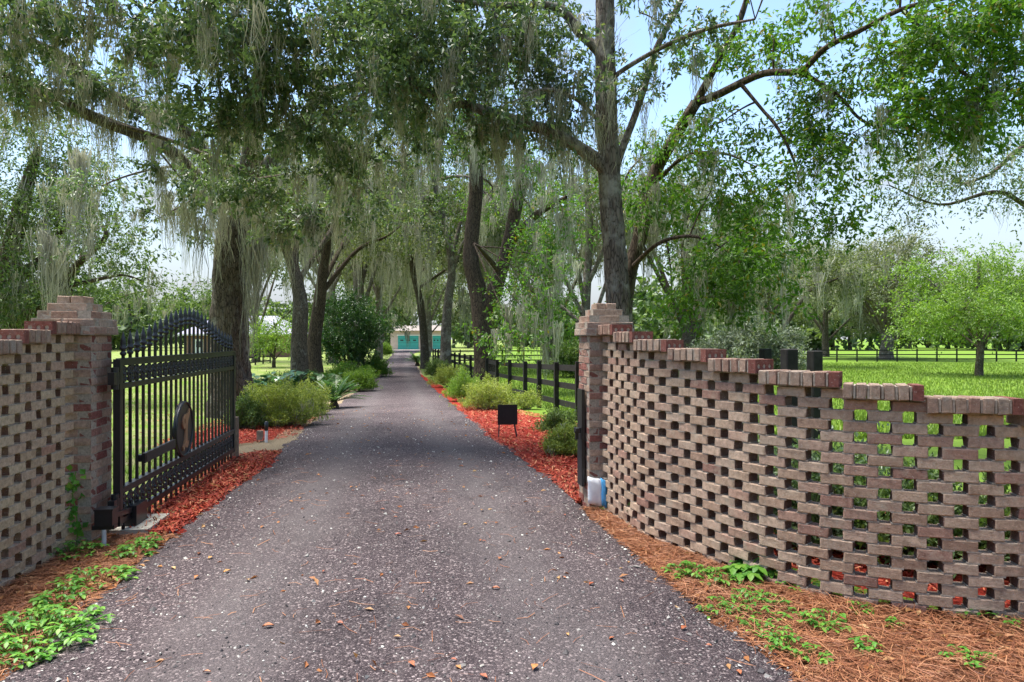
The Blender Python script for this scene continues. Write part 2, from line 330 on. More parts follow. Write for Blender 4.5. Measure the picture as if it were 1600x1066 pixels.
LE = [(-4.8,-9),(-3.3,-2),(-2.7,1.5)] + [G(*p) for p in ((-12,1060),(88,985),(234,860),(410,735),(500,650),(560,610),(595,572),(612,556))]
RE = [(4.2,-9),(2.3,-2),(1.65,1.5)] + [G(*p) for p in ((1250,1060),(1100,950),(940,812),(850,740),(775,690),(700,625),(660,590),(648,566),(645,554))]
LE += [(GX(612,150),150)]; RE += [(GX(662,150),150)]
LEx, LEy = np.array(LE).T; REx, REy = np.array(RE).T
def dl(y): return np.interp(y, LEy, LEx)
def dr(y): return np.interp(y, REy, REx)
rg = np.random.default_rng(3)
def wob(y, s):
    return 0.05*np.sin(y*2.1+s) + 0.035*np.sin(y*5.3+2*s) + 0.02*np.sin(y*13.7+s*3)
def strip(name, yarr, lf, rf, lift, ncol, m, jit=0.0, crown=0.0, edge=0.02, keep=''):
    n = len(yarr); t = np.linspace(0, 1, ncol)
    if crown: t[1] = 0.012; t[-2] = 0.988
    L = lf(yarr) + rg.normal(0, jit, n); Rr = rf(yarr) + rg.normal(0, jit, n)
    X = L[:,None] + (Rr-L)[:,None]*t[None]; Y = np.repeat(yarr[:,None], ncol, 1)
    Z = terrain(Y) + lift + crown*(1-(2*t-1)**2)[None]
    if 'L' not in keep: Z[:,0] -= lift+edge
    if 'R' not in keep: Z[:,-1] -= lift+edge
    V = np.stack([X,Y,Z], -1).reshape(-1,3); i, j = np.meshgrid(np.arange(n-1), np.arange(ncol-1), indexing='ij'); q = (i*ncol+j).ravel()
    me = mesh_np(name, V, np.stack([q,q+1,q+ncol+1,q+ncol],1), True)
    if crown:
        at = me.attributes.new('track', 'FLOAT', 'POINT'); w = np.exp(-((t-.27)/.09)**2) + np.exp(-((t-.73)/.09)**2); at.data.foreach_set('value', np.tile(w, n).astype(np.float32))
    return kind(link(name, me, m), 'structure')
yd = np.concatenate([np.arange(-9, 3, 0.5), np.arange(3, 14, 0.07), np.arange(14, 40, 0.4), np.arange(40, 150, 3)])
strip('driveway', yd, lambda y: dl(y)+wob(y,1), lambda y: dr(y)+wob(y,4), 0.03, 26, M['drive'], 0.018, 0.03)

GA = np.array((-3.23, 5.75)); GB = np.array((-3.80, 9.60))       # gate line
# right mulch bed beside the drive
RBx = [(6.9,0.66),(7.2,0.85),(9,1.5),(12,1.7),(14,1.5),(16,0.9),(20,-0.35),(26,-1.75),(34,-3.6),(42,-5.4)]
rby, rbx = np.array(RBx).T
strip('mulch_bed', np.arange(6.95, 42, 0.25), lambda y: dr(y)-0.35, lambda y: np.interp(y, rby, rbx), 0.018, 6, M['mulch'], 0.03, keep='L')
lby, lbx = np.array([(5.85,-3.15),(6.2,-3.45),(9.6,-3.95),(10.4,-3.7)]).T
strip('mulch_bed', np.arange(5.9, 10.4, 0.2), lambda y: np.interp(y, lby, lbx), lambda y: dl(y)+0.35, 0.018, 6, M['mulch'], 0.03, keep='R')
l2y, l2x = np.array([(11.0,-5.5),(11.6,-5.8),(17,-6.6)]).T
def bed2r(y): return dl(y) + np.interp(y, [10.5,11.4,12.2,16,16.9], [-1.2,-.45,0.0,0.0,-.5])
strip('mulch_bed', np.arange(10.7, 16.8, 0.25), lambda y: np.interp(y, l2y, l2x), bed2r, 0.016, 6, M['mulch'], 0.05)
strip('soil_verge', np.arange(30, 70, 0.5), lambda y: dr(y)-0.3, lambda y: dr(y)+0.25, 0.006, 4, M['soil'], 0.05, keep='L')
strip('soil_verge', np.arange(9.8, 60, 0.4), lambda y: dl(y)-1.6-0.1*(y-10)*(y<16), lambda y: dl(y)+0.35, 0.008, 5, M['soil'], 0.06, keep='R')
strip('pine_straw_bed', np.arange(-1, 5.95, 0.15), lambda y: np.interp(y, [-1,3,4.6,6], [-7,-5.2,-3.5,-3.6]), lambda y: dl(y)+0.35, 0.02, 8, M['straw'], 0.03, keep='R')
WP = [(0.90,6.68),(1.128,5.8),(1.367,5.37),(1.535,5.04),(1.73,4.71),(2.0,4.45),(2.386,4.26),(2.749,4.15),(2.993,4.116),(3.5,4.08),(4.1,4.1),(4.8,4.2)]
def wallx(y):   # x of the right wall's foot for a given y
    w = np.array(WP[:9])[::-1]; return np.interp(y, w[:,1], w[:,0])
strip('pine_straw_bed', np.arange(-1, 6.7, 0.15), lambda y: dr(y)-0.35, lambda y: np.where(y < 4.2, 5.5, wallx(y)+0.05), 0.02, 8, M['straw'], 0.03, keep='LR')
strip('mulch_bed', np.arange(4.25, 8.6, 0.2), lambda y: wallx(y)+0.07+0*y, lambda y: np.interp(y, [4.2,6,8.6],[6.5,4.2,2.6]), 0.014, 6, M['mulch'], 0.02)

# ------------------------------------------------------------------ brick walls and pillars
def brick_mesh(name, dx, dy, dz, seed, chip=0.0035, bev=0.005):
    r = random.Random(seed); bm = bmesh.new(); bmesh.ops.create_cube(bm, size=1)
    for v in bm.verts: v.co = (v.co.x*dx, v.co.y*dy, v.co.z*dz)
    bmesh.ops.bevel(bm, geom=bm.edges[:], offset=bev, segments=1, affect='EDGES')
    for v in bm.verts: v.co += type(v.co)((r.uniform(-chip,chip), r.uniform(-chip,chip), r.uniform(-chip,chip)*0.7))
    bm.normal_update()
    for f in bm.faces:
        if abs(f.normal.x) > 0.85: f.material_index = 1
    me = bpy.data.meshes.new(name); bm.to_mesh(me); bm.free(); return me
CH = 0.0675; BL, BW, BH = 0.187, 0.092, 0.0615
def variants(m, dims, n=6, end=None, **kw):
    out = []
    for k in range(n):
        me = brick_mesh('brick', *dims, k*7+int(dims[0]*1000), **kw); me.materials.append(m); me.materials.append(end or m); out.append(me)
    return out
def core_rowlock(m):                # rowlock brick with its three round core holes showing on the broad face
    bm = bmesh.new(); N = 14; loops = []
    w, h, t = 0.194/2, 0.092/2, 0.057/2
    def ring(pts, x): return [bm.verts.new((x, p[0], p[1])) for p in pts]
    rect = [(-w,-h),(w,-h),(w,h),(-w,h)]
    for sx in (1, -1):
        e = []
        vs_ = ring(rect, sx*t); e += [bm.edges.new((vs_[k], vs_[(k+1)%4])) for k in range(4)]; lp = [vs_]
        for cx in (-0.058, 0, 0.058):
            c = ring([(cx+0.016*math.cos(a*2*math.pi/N), 0.016*math.sin(a*2*math.pi/N)) for a in range(N)], sx*t)
            e += [bm.edges.new((c[k], c[(k+1)%N])) for k in range(N)]; lp.append(c)
        bmesh.ops.triangle_fill(bm, use_beauty=True, edges=e); loops.append(lp)
    for a, b_ in zip(*loops):
        for k in range(len(a)): bm.faces.new((a[k], a[(k+1)%len(a)], b_[(k+1)%len(a)], b_[k]))
    bmesh.ops.recalc_face_normals(bm, faces=bm.faces)
    me = bpy.data.meshes.new('brick'); bm.to_mesh(me); bm.free(); me.materials.append(m); return me

class Path:
    def __init__(s, pts):
        s.p = catmull(np.array(pts), 400); d = np.linalg.norm(np.diff(s.p, axis=0), axis=1); s.s = np.concatenate([[0], np.cumsum(d)]); s.L = s.s[-1]
    def at(s, t):
        x = np.interp(t, s.s, s.p[:,0]); y = np.interp(t, s.s, s.p[:,1])
        e = 0.03; x2 = np.interp(t+e, s.s, s.p[:,0])-np.interp(t-e, s.s, s.p[:,0]); y2 = np.interp(t+e, s.s, s.p[:,1])-np.interp(t-e, s.s, s.p[:,1])
        return float(x), float(y), math.atan2(y2, x2)
def pierced_wall(label, path, segs, top, bm_mat, cap_mat, seed):
    r = random.Random(seed); x0, y0, a0 = path.at(0)
    w = thing('pierced_brick_wall', label, 'wall', (x0, y0, 0)); off = np.array((x0, y0, 0))
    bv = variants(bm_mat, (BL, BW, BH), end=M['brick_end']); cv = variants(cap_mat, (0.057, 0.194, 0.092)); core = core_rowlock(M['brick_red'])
    half = variants(bm_mat, (0.088, BW, BH), 3)
    ends = np.cumsum(segs); pitch = 0.262; mort = MB(); cand = []
    def level(s): return top - min(int(np.searchsorted(ends, s)), len(segs)-1)
    Lw = min(path.L, ends[-1])
    for c in range(top):
        k = 0
        while True:
            s = (k + (0.5 if c % 2 else 0.0))*pitch + 0.095; k += 1
            if s > Lw - 0.05: break
            if level(s) <= c: continue
            x, y, a = path.at(s)
            cand.append((y, x, c, s, a))
            for ds in (-0.065, 0.065):
                mx, my, ma = path.at(s+ds)
                if level(s+ds) > c: mort.box((mx-x0, my-y0, c*CH+BH+0.003), (0.070, BW-0.006, 0.009), ma)
    cand.sort(key=lambda t: t[0])
    vis = [t for t in cand if abs(t[1]/t[0])*F < 860 or True]
    vis.sort(key=lambda t: t[0]*(1 if abs(t[1]/t[0])*F < 830 else 9))
    rest = MB(); bxv = np.empty(0)
    for n, (y, x, c, s, a) in enumerate(vis):
        loc = (x-x0+r.gauss(0,.0015), y-y0+r.gauss(0,.0015), c*CH+BH/2+r.gauss(0,.001)); ra = a+r.gauss(0,.012)
        me = r.choice(bv)
        if n < 296: link('brick', me, None, w, loc, ra + (math.pi if r.random()<.5 else 0))
        else:
            co = np.empty(len(me.vertices)*3, np.float32); me.vertices.foreach_get('co', co); co = co.reshape(-1,3)
            rest.box(loc, (BL-0.004, BW-0.003, BH-0.003), ra)
    if rest.n: kind(link('far_bricks', rest.mesh('bricks'), bm_mat, w), 'stuff')
    # rowlock capping, stepping down with the courses
    s = 0.0
    for k, sg in enumerate(segs):
        n = max(1, round(sg/0.068)); z = (top-k)*CH + 0.046 + 0.002
        for q_ in range(n):
            ss = s + (q_+0.5)*sg/n
            if ss > path.L: break
            x, y, a = path.at(ss); last = (q_ == n-1)
            if last: mort.box((x-x0, y-y0, z), (0.046, 0.17, 0.036), a)
            link('cap_brick', core if last else r.choice(cv), None, w, (x-x0, y-y0, z+r.gauss(0,.0015)), a+r.gauss(0,.012))
        sm = s+sg/2; 
        for q_ in range(n-1):
            x, y, a = path.at(s+(q_+1)*sg/n); mort.box((x-x0, y-y0, z-0.003), (0.012, 0.178, 0.078), a)
        for q_ in range(n):
            x, y, a = path.at(s+(q_+.5)*sg/n); mort.box((x-x0, y-y0, z-0.049), (sg/n-0.004, 0.07, 0.011), a)
        s += sg
    # footing
    for t in np.arange(0.05, Lw, 0.1):
        x, y, a = path.at(t); mort.box((x-x0, y-y0, -0.035), (0.104, 0.15, 0.07), a)
    link('mortar', mort.mesh('mortar'), M['mortar'], w)
    return w
pierced_wall('curved pierced brick wall stepping down to the right of the driveway', Path(WP), [.38,.43,.43,.44,.44,.49,.44,.49,.48,.48], 25, M['brick_tan'], M['brick_cap'], 5)
LWP = [(-3.47,5.50),(-3.42,5.05),(-3.375,4.64),(-3.37,4.25),(-3.47,3.8),(-3.75,3.4),(-4.2,3.1),(-4.8,3.0)]
pierced_wall('cream pierced brick wall at the left picture edge beside the gate pillar', Path(LWP), [.42,.36,.42,.43,.43,.44], 25, M['brick_cream'], M['brick_cap'], 9)

AX = R(8.8)                           # the drive heads 8.8 degrees left of the view
def pillar(label, corner, sx, seed):
    """corner = the front corner towards the drive, sx=+1 body extends to the right of it, -1 to the left"""
    r = random.Random(seed); S = 0.40
    u = np.array((-math.sin(AX), math.cos(AX))); v = np.array((math.cos(AX), math.sin(AX)))*sx
    c = np.array(corner) + u*S/2 + v*S/2
    t = thing('brick_gate_pillar', label, 'pillar', (c[0], c[1], 0), AX)
    st = variants(M['brick_pillar'], (BL, BW, BH), end=M['brick_red']); ca = variants(M['brick_cap'], (BL, BW, BH))
    core = MB(); NC = 25
    def ring(z, s, vv, par, cap=False):
        h = s/2 - BW/2 ; 
        n = max(1, round(s/0.204)); seg = s/n
        inner = s - 2*BW - 0.016; m = max(1, round(inner/0.204)) if inner > 0.05 else 0
        for sg in (-1, 1):
            for k in range(n):
                p = (-s/2 + (k+.5)*seg, sg*h, z); add(p, 0 if not par else math.pi/2, seg-0.009, vv)
            for k in range(m):
                w_ = inner/m; p = (sg*h, -inner/2+(k+.5)*w_, z); add(p, math.pi/2 if not par else 0.0, w_-(0.009 if m > 1 else 0), vv, par_rot=True)
        if s > 0.2: core.box((0,0,z), (s-0.008, s-0.008, CH+0.001))
    def add(p, rot, ln, vv, par_rot=False):
        x, y, z = p
        if cur['par']: x, y = -y, x
        o = link('brick', r.choice(vv), None, t, (x+r.gauss(0,.0008), y+r.gauss(0,.0008), z), rot+r.gauss(0,.006))
        o.scale = (ln/BL, 1, 1)
    cur = {'par': 0}
    for k in range(NC):
        cur['par'] = k % 2; ring(k*CH+BH/2, S, st, k % 2)
    for k, s in enumerate((0.475, 0.46, 0.395, 0.30, 0.20)):
        cur['par'] = (k+1) % 2; ring(NC*CH + k*0.0615 + BH/2, s, ca, (k+1) % 2)
    core.box((0,0,-0.03), (0.44,0.44,0.06)); 
    link('mortar_core', core.mesh('mortar_core'), M['mortar'], t)
    return t, c, u, v
LPIL = pillar('brick gate pillar with stepped cap left of the drive beside the iron gate', (-3.315,5.55), -1, 2)
RPIL = pillar('brick gate pillar with stepped cap right of the drive with black strike plate', (0.73,6.67), 1, 4)

# strike plate and latch on the right pillar's drive face
t = thing('latch_plate', 'black metal latch plate on the drive side of the right brick pillar', 'latch plate', (RPIL[1][0]-RPIL[3][0]*0.2-RPIL[3][0]*0.02, RPIL[1][1]-RPIL[3][1]*0.22, 0), AX)
b = MB(); b.box((-0.012, -0.02, 0.70), (0.03, 0.17, 0.93)); link('plate', b.mesh('plate'), M['black'], t)
b = MB(); b.box((-0.055, -0.05, 0.77), (0.06, 0.05, 0.05)); b.box((-0.07, -0.09, 0.78), (0.035, 0.07, 0.03)); b.box((-0.06,-0.04,0.72),(0.03,0.03,0.08)); link('latch', b.mesh('latch'), M['black'], t)
# plastic wrapped bundle leaning on the pillar foot
def pouch():
    c = RPIL[1] - RPIL[2]*0.285 + RPIL[3]*(-0.145)
    t = thing('plastic_pouch', 'white and light blue plastic pouch leaning on the foot of the right pillar', 'pouch', (c[0], c[1], 0.0), AX+R(-4))
    def slab(x0, x1, y0, y1, z0, z1, bulge, name, m):
        bm = bmesh.new(); bmesh.ops.create_cube(bm, size=1)
        bmesh.ops.subdivide_edges(bm, edges=bm.edges[:], cuts=5, use_grid_fill=True)
        r = random.Random(4)
        for v in bm.verts:
            x, y, z = v.co; k = (1-(2*x)**2)*(1-(2*z)**2)
            X = x0+(x+.5)*(x1-x0); Z = z0+(z+.5)*(z1-z0); Y = (y0+y1)/2 + y*(y1-y0)*(0.35+bulge*k)
            Z += 0.035*(0.5-(X-x0)/(x1-x0)) ; Y += -0.11*(0.34-Z)*0.35
            v.co = (X+r.gauss(0,.0025), Y+r.gauss(0,.003), Z+r.gauss(0,.0025))
        me = bpy.data.meshes.new(name); bm.to_mesh(me); bm.free()
        for p in me.polygons: p.use_smooth = True
        return link(name, me, m, t)
    slab(-0.085, 0.040, -0.03, 0.035, 0.10, 0.345, 0.4, 'white_sleeve', M['bagwhite'])
    slab(0.036, 0.088, -0.028, 0.034, 0.085, 0.33, 0.5, 'blue_sleeve', M['bagblue'])
pouch()

# ------------------------------------------------------------------ iron gate
GL = float(np.linalg.norm(GB-GA)); gang = math.atan2((GB-GA)[1], (GB-GA)[0])
gate = thing('iron_gate', 'open black wrought iron gate with spear pickets, scrollwork and oval plaque', 'gate', (GA[0], GA[1], 0), gang)
def gbox(name, c, d, parent=gate, m='black'):
    b = MB(); b.box(c, d); return link(name, b.mesh(name), M[m], parent)
for x in (0.03, GL-0.03): gbox('stile', (x, 0, 0.80), (0.06, 0.055, 1.37))
for z, h in ((1.455, 0.05), (1.262, 0.045), (0.392, 0.045), (0.150, 0.05)): gbox('rail', (GL/2, 0, z), (GL-0.12, 0.045, h))
for z, h in ((1.485, 0.012), (0.42, 0.012)): gbox('rail_lip', (GL/2, 0, z), (GL-0.122, 0.06, h))
def lathe(prof, n=8):
    V = []; Q = []
    for r_, z in prof:
        for k in range(n): V.append((r_*math.cos(2*math.pi*k/n), r_*math.sin(2*math.pi*k/n), z))
    for i in range(len(prof)-1):
        for k in range(n): Q.append((i*n+k, i*n+(k+1)%n, (i+1)*n+(k+1)%n, (i+1)*n+k))
    return V, Q
b = MB(); b.add(*lathe([(0.012,-0.01),(0.021,0.0),(0.023,0.012),(0.013,0.02),(0.013,0.028),(0.024,0.036),(0.024,0.048),(0.016,0.056),(0.020,0.075),(0.013,0.115),(0.001,0.165)])); FIN = b.mesh('finial', True); FIN.materials.append(M['black'])
b = MB(); b.box((0,0,0.5), (0.022,0.022,1.0)); PK = b.mesh('picket'); PK.materials.append(M['black'])
NP = 25
for k in range(NP):
    x = 0.06 + (k+0.5)*(GL-0.12)/NP; f = (x/GL-0.5)*2
    top = 1.52 + 0.29*(0.5+0.5*math.cos(math.pi*min(1,abs(f))))**1.15
    p = link('picket', PK, None, gate, (x, 0, 0.045)); p.scale = (1, 1, top-0.045)
    fo = link('finial', FIN, None, p, (0, 0, 1.0)); fo.scale = (1.25, 1.25, 1.2/(top-0.045))
def scroll_mesh(h):
    b = MB()
    def curl(cx, cz, r0, turns, d, flip):
        a = np.linspace(0, turns*2*math.pi, 26); r_ = r0*(1-0.75*a/a[-1])
        pts = np.stack([cx+flip*r_*np.cos(a*d), 0*a, cz+r_*np.sin(a*d)], 1); b.add(*tube(pts, 0.009, 5))
    for fl in (-1, 1):
        curl(fl*0.028, h*0.70, 0.032, 1.3, 1, fl); curl(fl*0.030, h*0.27, 0.030, 1.2, -1, fl)
        a = np.linspace(0, 1, 8); pts = np.stack([fl*(0.004+0.05*np.sin(a*math.pi)), 0*a, h*(0.08+0.84*a)], 1); b.add(*tube(pts, 0.008, 5))
        for (lx, lz, ang) in ((0.02, 0.5, 0.6), (0.035, 0.42, -0.5), (0.03, 0.86, 0.2), (0.015, 0.13, 0.9)):
            c, s = math.cos(ang), math.sin(ang); pts = [(fl*(lx+c*u_-s*w_), y_, h*lz+s*u_+c*w_) for u_, w_, y_ in ((-0.022,0,-.002),(0,-0.011,.008),(0.024,0,-.002),(0,0.011,.008))]
            b.add(pts, [(0,1,2,3)])
    b.add(*lathe([(0.001,h*.42),(0.016,h*.46),(0.018,h*.5),(0.012,h*.56),(0.001,h*.62)], 8))
    me = b.mesh('scroll', True); me.materials.append(M['black']); return me
s1, s2 = scroll_mesh(0.148), scroll_mesh(0.195)
NS = 26
for k in range(NS):
    x = 0.06 + (k+0.5)*(GL-0.12)/NS
    link('scroll', s1, None, gate, (x, -0.004, 1.285)); link('scroll', s2, None, gate, (x, -0.004, 0.175))
# oval plaque and its letter, on the face towards the drive
ox, oz = 0.42*GL, 0.71
def oval(w, h, y0, y1, n=40):
    b = MB(); a = np.arange(n)*2*math.pi/n; V = []
    for yy, k in ((y0, 1.0), (y1, 0.97), (y1, 0.0)): V += [(w/2*k*math.cos(t_), yy, h/2*k*math.sin(t_)) for t_ in a]
    Q = [(i*n+k, i*n+(k+1)%n, (i+1)*n+(k+1)%n, (i+1)*n+k) for i in range(2) for k in range(n)]
    V0 = len(V); V += [(0, y0, 0)]; b.add(V, Q); return b
pl = link('oval_plaque', oval(0.58, 0.585, -0.013, -0.040).mesh('oval_plaque'), M['black'], gate, (ox, 0, oz))
a = np.linspace(0, 2*math.pi, 49); b = MB(); b.add(*tube(np.stack([0.276*np.cos(a), -0.041+0*a, 0.278*np.sin(a)], 1), 0.013, 6)); link('rim', b.mesh('rim', True), M['black'], pl)
OUT = [(345,295),(357,320),(352,390),(325,470),(318,540),(312,700),(320,765),(340,770),(335,820),(315,860),(300,855),(275,825),(262,885),(246,880),(245,820),(262,780),(275,740),(283,640),(285,560),(270,575),(255,570),(243,510),(243,460),(255,400),(270,370),(320,355),(338,325)]
HOL = [(262+9*math.cos(k*math.pi/4)+10, 465+42*math.sin(k*math.pi/4)) for k in range(8)]
bm = bmesh.new(); ee = []
for lp in (OUT, HOL):
    vs_ = [bm.verts.new(((x-290)/295*0.60, 0, (580-y)/810*0.585)) for x, y in lp]; ee += [bm.edges.new((vs_[k], vs_[(k+1)%len(vs_)])) for k in range(len(vs_))]
g_ = bmesh.ops.triangle_fill(bm, edges=ee, use_beauty=True); fs = [f for f in g_['geom'] if isinstance(f, bmesh.types.BMFace)]
ex = bmesh.ops.extrude_face_region(bm, geom=fs); [setattr(v, 'co', v.co + type(v.co)((0, -0.016, 0))) for v in ex['geom'] if isinstance(v, bmesh.types.BMVert)]
bmesh.ops.recalc_face_normals(bm, faces=bm.faces); me = bpy.data.meshes.new('letter'); bm.to_mesh(me); bm.free()
lt = link('letter', me, M['bronze'], pl, (0, -0.041, 0)); lt['label'] = 'bronze ornate letter J on the oval plaque'
b = MB(); b.bar((0.45,-0.05,0.60), (1.27,-0.05,0.61), 0.03, 0.085); b.box((0.47,-0.03,0.60),(0.05,0.07,0.06)); link('lock_bar', b.mesh('lock_bar'), M['black'], gate)
for z in (0.30, 1.33):
    b = MB(); b.box((-0.055,0.0,z), (0.11,0.05,0.10)); b.add(*[np.array(lathe([(0.001,-.09),(0.03,-.09),(0.03,.09),(0.001,.09)],10)[0])+np.array((-0.03,0.0,z)), lathe([(0.001,-.09),(0.03,-.09),(0.03,.09),(0.001,.09)],10)[1]]); link('hinge', b.mesh('hinge'), M['black'], gate)
# gate post stop, operator, conduit, pad
gp = GA + (GB-GA)*1.0 ; px_, py_ = gp + np.array((-0.02, 0.10))
b = MB(); b.box((0,0,0.30), (0.09,0.09,0.75)); tag(link('gate_stop_post', b.mesh('post'), M['wood'], None, (px_, py_, tz(py_)-0.08), AX), 'short brown wooden stop post under the far end of the iron gate', 'post')
op = thing('gate_operator', 'black gate opener arm and boxes at the foot of the left pillar', 'gate opener', (-3.17, 5.50, 0), AX)
gb = MB(); gb.box((0,0,0.26),(0.13,0.11,0.12)); gb.box((0,0,0.326),(0.14,0.12,0.012)); gb.box((-0.01,0,0.185),(0.16,0.07,0.03)); link('control_box', gb.mesh('control_box'), M['black'], op)
gb = MB(); gb.box((0.0,0.62,0.145),(0.10,0.26,0.17)); link('motor_case', gb.mesh('motor'), M['black'], op)
gb = MB(); gb.bar((0,0.05,0.25),(0.0,0.48,0.2),0.04,0.04); link('actuator_arm', gb.mesh('arm'), M['black'], op)
gb = MB(); gb.box((0.03,0.62,0.03),(0.30,0.55,0.06)); tag(link('concrete_pad', gb.mesh('pad'), M['concrete'], None, (-3.17,5.52,0), AX), 'pale concrete pad beneath the gate opener beside red mulch', 'concrete pad')
gb = MB(); gb.add(*tube([(0,0,-0.02),(0,0,0.08),(0,0,0.17)], 0.017, 10)); tag(link('conduit_pipe', gb.mesh('conduit', True), M['pvc'], None, (-3.17,5.47,0)), 'short grey plastic conduit pipe below the gate opener box', 'pipe')

# ------------------------------------------------------------------ fences
def board_fence(label, pts, spacing, h, nr, pw, seed, rh=0.14, name='board_fence'):
    r = random.Random(seed); pts = [np.array(p) for p in pts]; 
    t = thing(name, label, 'fence', (pts[0][0], pts[0][1], tz(pts[0][1]))); o = np.array((pts[0][0], pts[0][1], tz(pts[0][1])))
    for a, b_ in zip(pts[:-1], pts[1:]):
        L = np.linalg.norm(b_-a); n = max(1, round(L/spacing)); ang = math.atan2((b_-a)[1], (b_-a)[0]); pv = None
        for k in range(n+1):
            p = a + (b_-a)*k/n; z = tz(p[1]); hh = h+r.uniform(-.03,.05)
            m = MB(); m.box((0,0,hh/2-0.1),(pw,pw,hh+0.2)); link('post', m.mesh('post'), M['fence'], t, (p[0]-o[0], p[1]-o[1], z-o[2]), ang+r.gauss(0,.05))
            if pv is not None:
                for q_ in range(nr):
                    zz = h*(0.22+0.66*q_/(nr-1)); nrm = np.array((math.sin(ang), -math.cos(ang)))*(pw/2+0.013)
                    A = np.array((*(pv[0]+nrm), pv[1]+zz))-o; B = np.array((*(p+nrm), z+zz+r.gauss(0,.008)))-o
                    m = MB(); m.bar(A, B, 0.025, rh); link('rail', m.mesh('rail'), M['fence'], t)
            pv = (p, z)
board_fence('black board fence between the red mulch bed and the pasture, behind right pillar', [(2.0,12.6),(1.45,15.5),(0.4,21.5),(-2.0,34.0),(-6.5,58.0)], 2.35, 1.30, 3, 0.11, 1)
board_fence('long black rail fence crossing the far side of the green pasture', [(-6.3,60.5),(12,63.5),(30,65),(62,66)], 1.9, 1.22, 3, 0.10, 2, 0.10)
board_fence('black rail fence across the left yard seen behind the iron gate', [(-17.5,22.0),(-19.2,42.0),(-21.3,62.0)], 2.4, 1.15, 3, 0.10, 3, 0.10)
for px, top, Y, w, lb in ((1196,545,10.5,.14,'dark wooden post behind the curved wall, leftmost of three'), (1233,545,8.3,.15,'dark wooden post behind the curved wall, middle and widest of three'), (1273,548,9.0,.145,'dark wooden post behind the curved wall, rightmost of three')):
    p = P(px, top, Y); z0 = tz(Y); bm = bmesh.new(); bmesh.ops.create_cube(bm, size=1)
    for v in bm.verts: v.co = (v.co.x*w, v.co.y*w, (v.co.z+.5)*(p[2]-z0+0.15)-0.15)
    bmesh.ops.bevel(bm, geom=bm.edges[:], offset=0.012, segments=1, affect='EDGES'); me = bpy.data.meshes.new('post'); bm.to_mesh(me); bm.free()
    tag(link('wooden_post', me, M['fence'], None, (p[0], Y, z0), 0.2), lb, 'post', 'dark posts behind the wall')

# black yard sign
sx_, sy_ = G(793, 684); sg = thing('yard_sign', 'small blank black sign panel on two legs in the red mulch', 'sign', (sx_, sy_, tz(sy_)), R(6))
k_ = sy_/F
b = MB(); b.box((0,0,36*k_), (29*k_, 0.02, 30*k_)); link('panel', b.mesh('panel'), M['black'], sg)
b = MB()
for dz in (-14.5, 14.5): b.box((0,-0.012,(36+dz)*k_), (31*k_, 0.012, 2.2*k_))
for dx in (-14.5, 14.5): b.box((dx*k_,-0.012,36*k_), (2.0*k_, 0.012, 27*k_))
link('frame', b.mesh('frame'), M['black'], sg)
for x0, x1 in ((-13,-14.5),(10.5,15)):
    b = MB(); b.bar((x0*k_,0,22*k_),(x1*k_,-0.05,-0.03),0.02,0.02); link('leg', b.mesh('leg'), M['black'], sg)
# path light with black head and pale stake
lx, ly = G(416, 692); pl_ = thing('path_light', 'slim garden stake light with black head and white foot before the azalea', 'path light', (lx, ly, tz(ly)))
b = MB(); b.add(*tube([(0,0,-0.03),(0,0,0.10),(0.004,0,0.2)], 0.024, 8)); link('stake', b.mesh('stake', True), M['white'], pl_)
b = MB(); b.add(*tube([(0.004,0,0.19),(0.004,0,0.2),(0.003,0,0.34),(0.003,0,0.35)], [0.01,0.03,0.03,0.012], 8)); link('head', b.mesh('head', True), M['black'], pl_)
b = MB(); b.box((0,0,0.09),(0.09,0.07,0.2)); tag(link('junction_box', b.mesh('junction_box'), M['wood'], None, (lx-0.12, ly+0.05, tz(ly))), 'small dark box standing beside the garden stake light', 'box')

# ------------------------------------------------------------------ foliage tools
def leafquads(pos, d, nrm, L, W, fold=0.12):
    d = unit(d); s = unit(np.cross(d, nrm)); u = np.cross(s, d); L = np.broadcast_to(L, (len(pos),))[:,None]; W = np.broadcast_to(W, (len(pos),))[:,None]
    m = pos + d*L*0.48 
    V = np.stack([pos, m + s*W/2 + u*W*fold, pos + d*L - u*L*0.10, m - s*W/2 + u*W*fold], 1)
    n = len(pos); return V.reshape(-1,3), np.arange(n*4).reshape(n,4)
def sprays(c, ax, ln, K, L, W, rng, droop=0.2):
    S = len(c); t = rng.random((S,K,1)); ax = unit(ax)
    pos = c[:,None] + ax[:,None]*(t-0.3)*np.asarray(ln).reshape(-1,1,1) + rng.normal(0, 0.12, (S,K,3))*np.asarray(ln).reshape(-1,1,1)
    d = ax[:,None]*0.55 + rng.normal(0, 0.62, (S,K,3)); d[...,2] -= droop
    nr = rng.normal(0, 0.65, (S,K,3)); nr[...,2] += 1.0
    sc_ = rng.uniform(0.7, 1.2, S*K)
    return leafquads(pos.reshape(-1,3), d.reshape(-1,3), nr.reshape(-1,3), L*sc_, W*sc_)
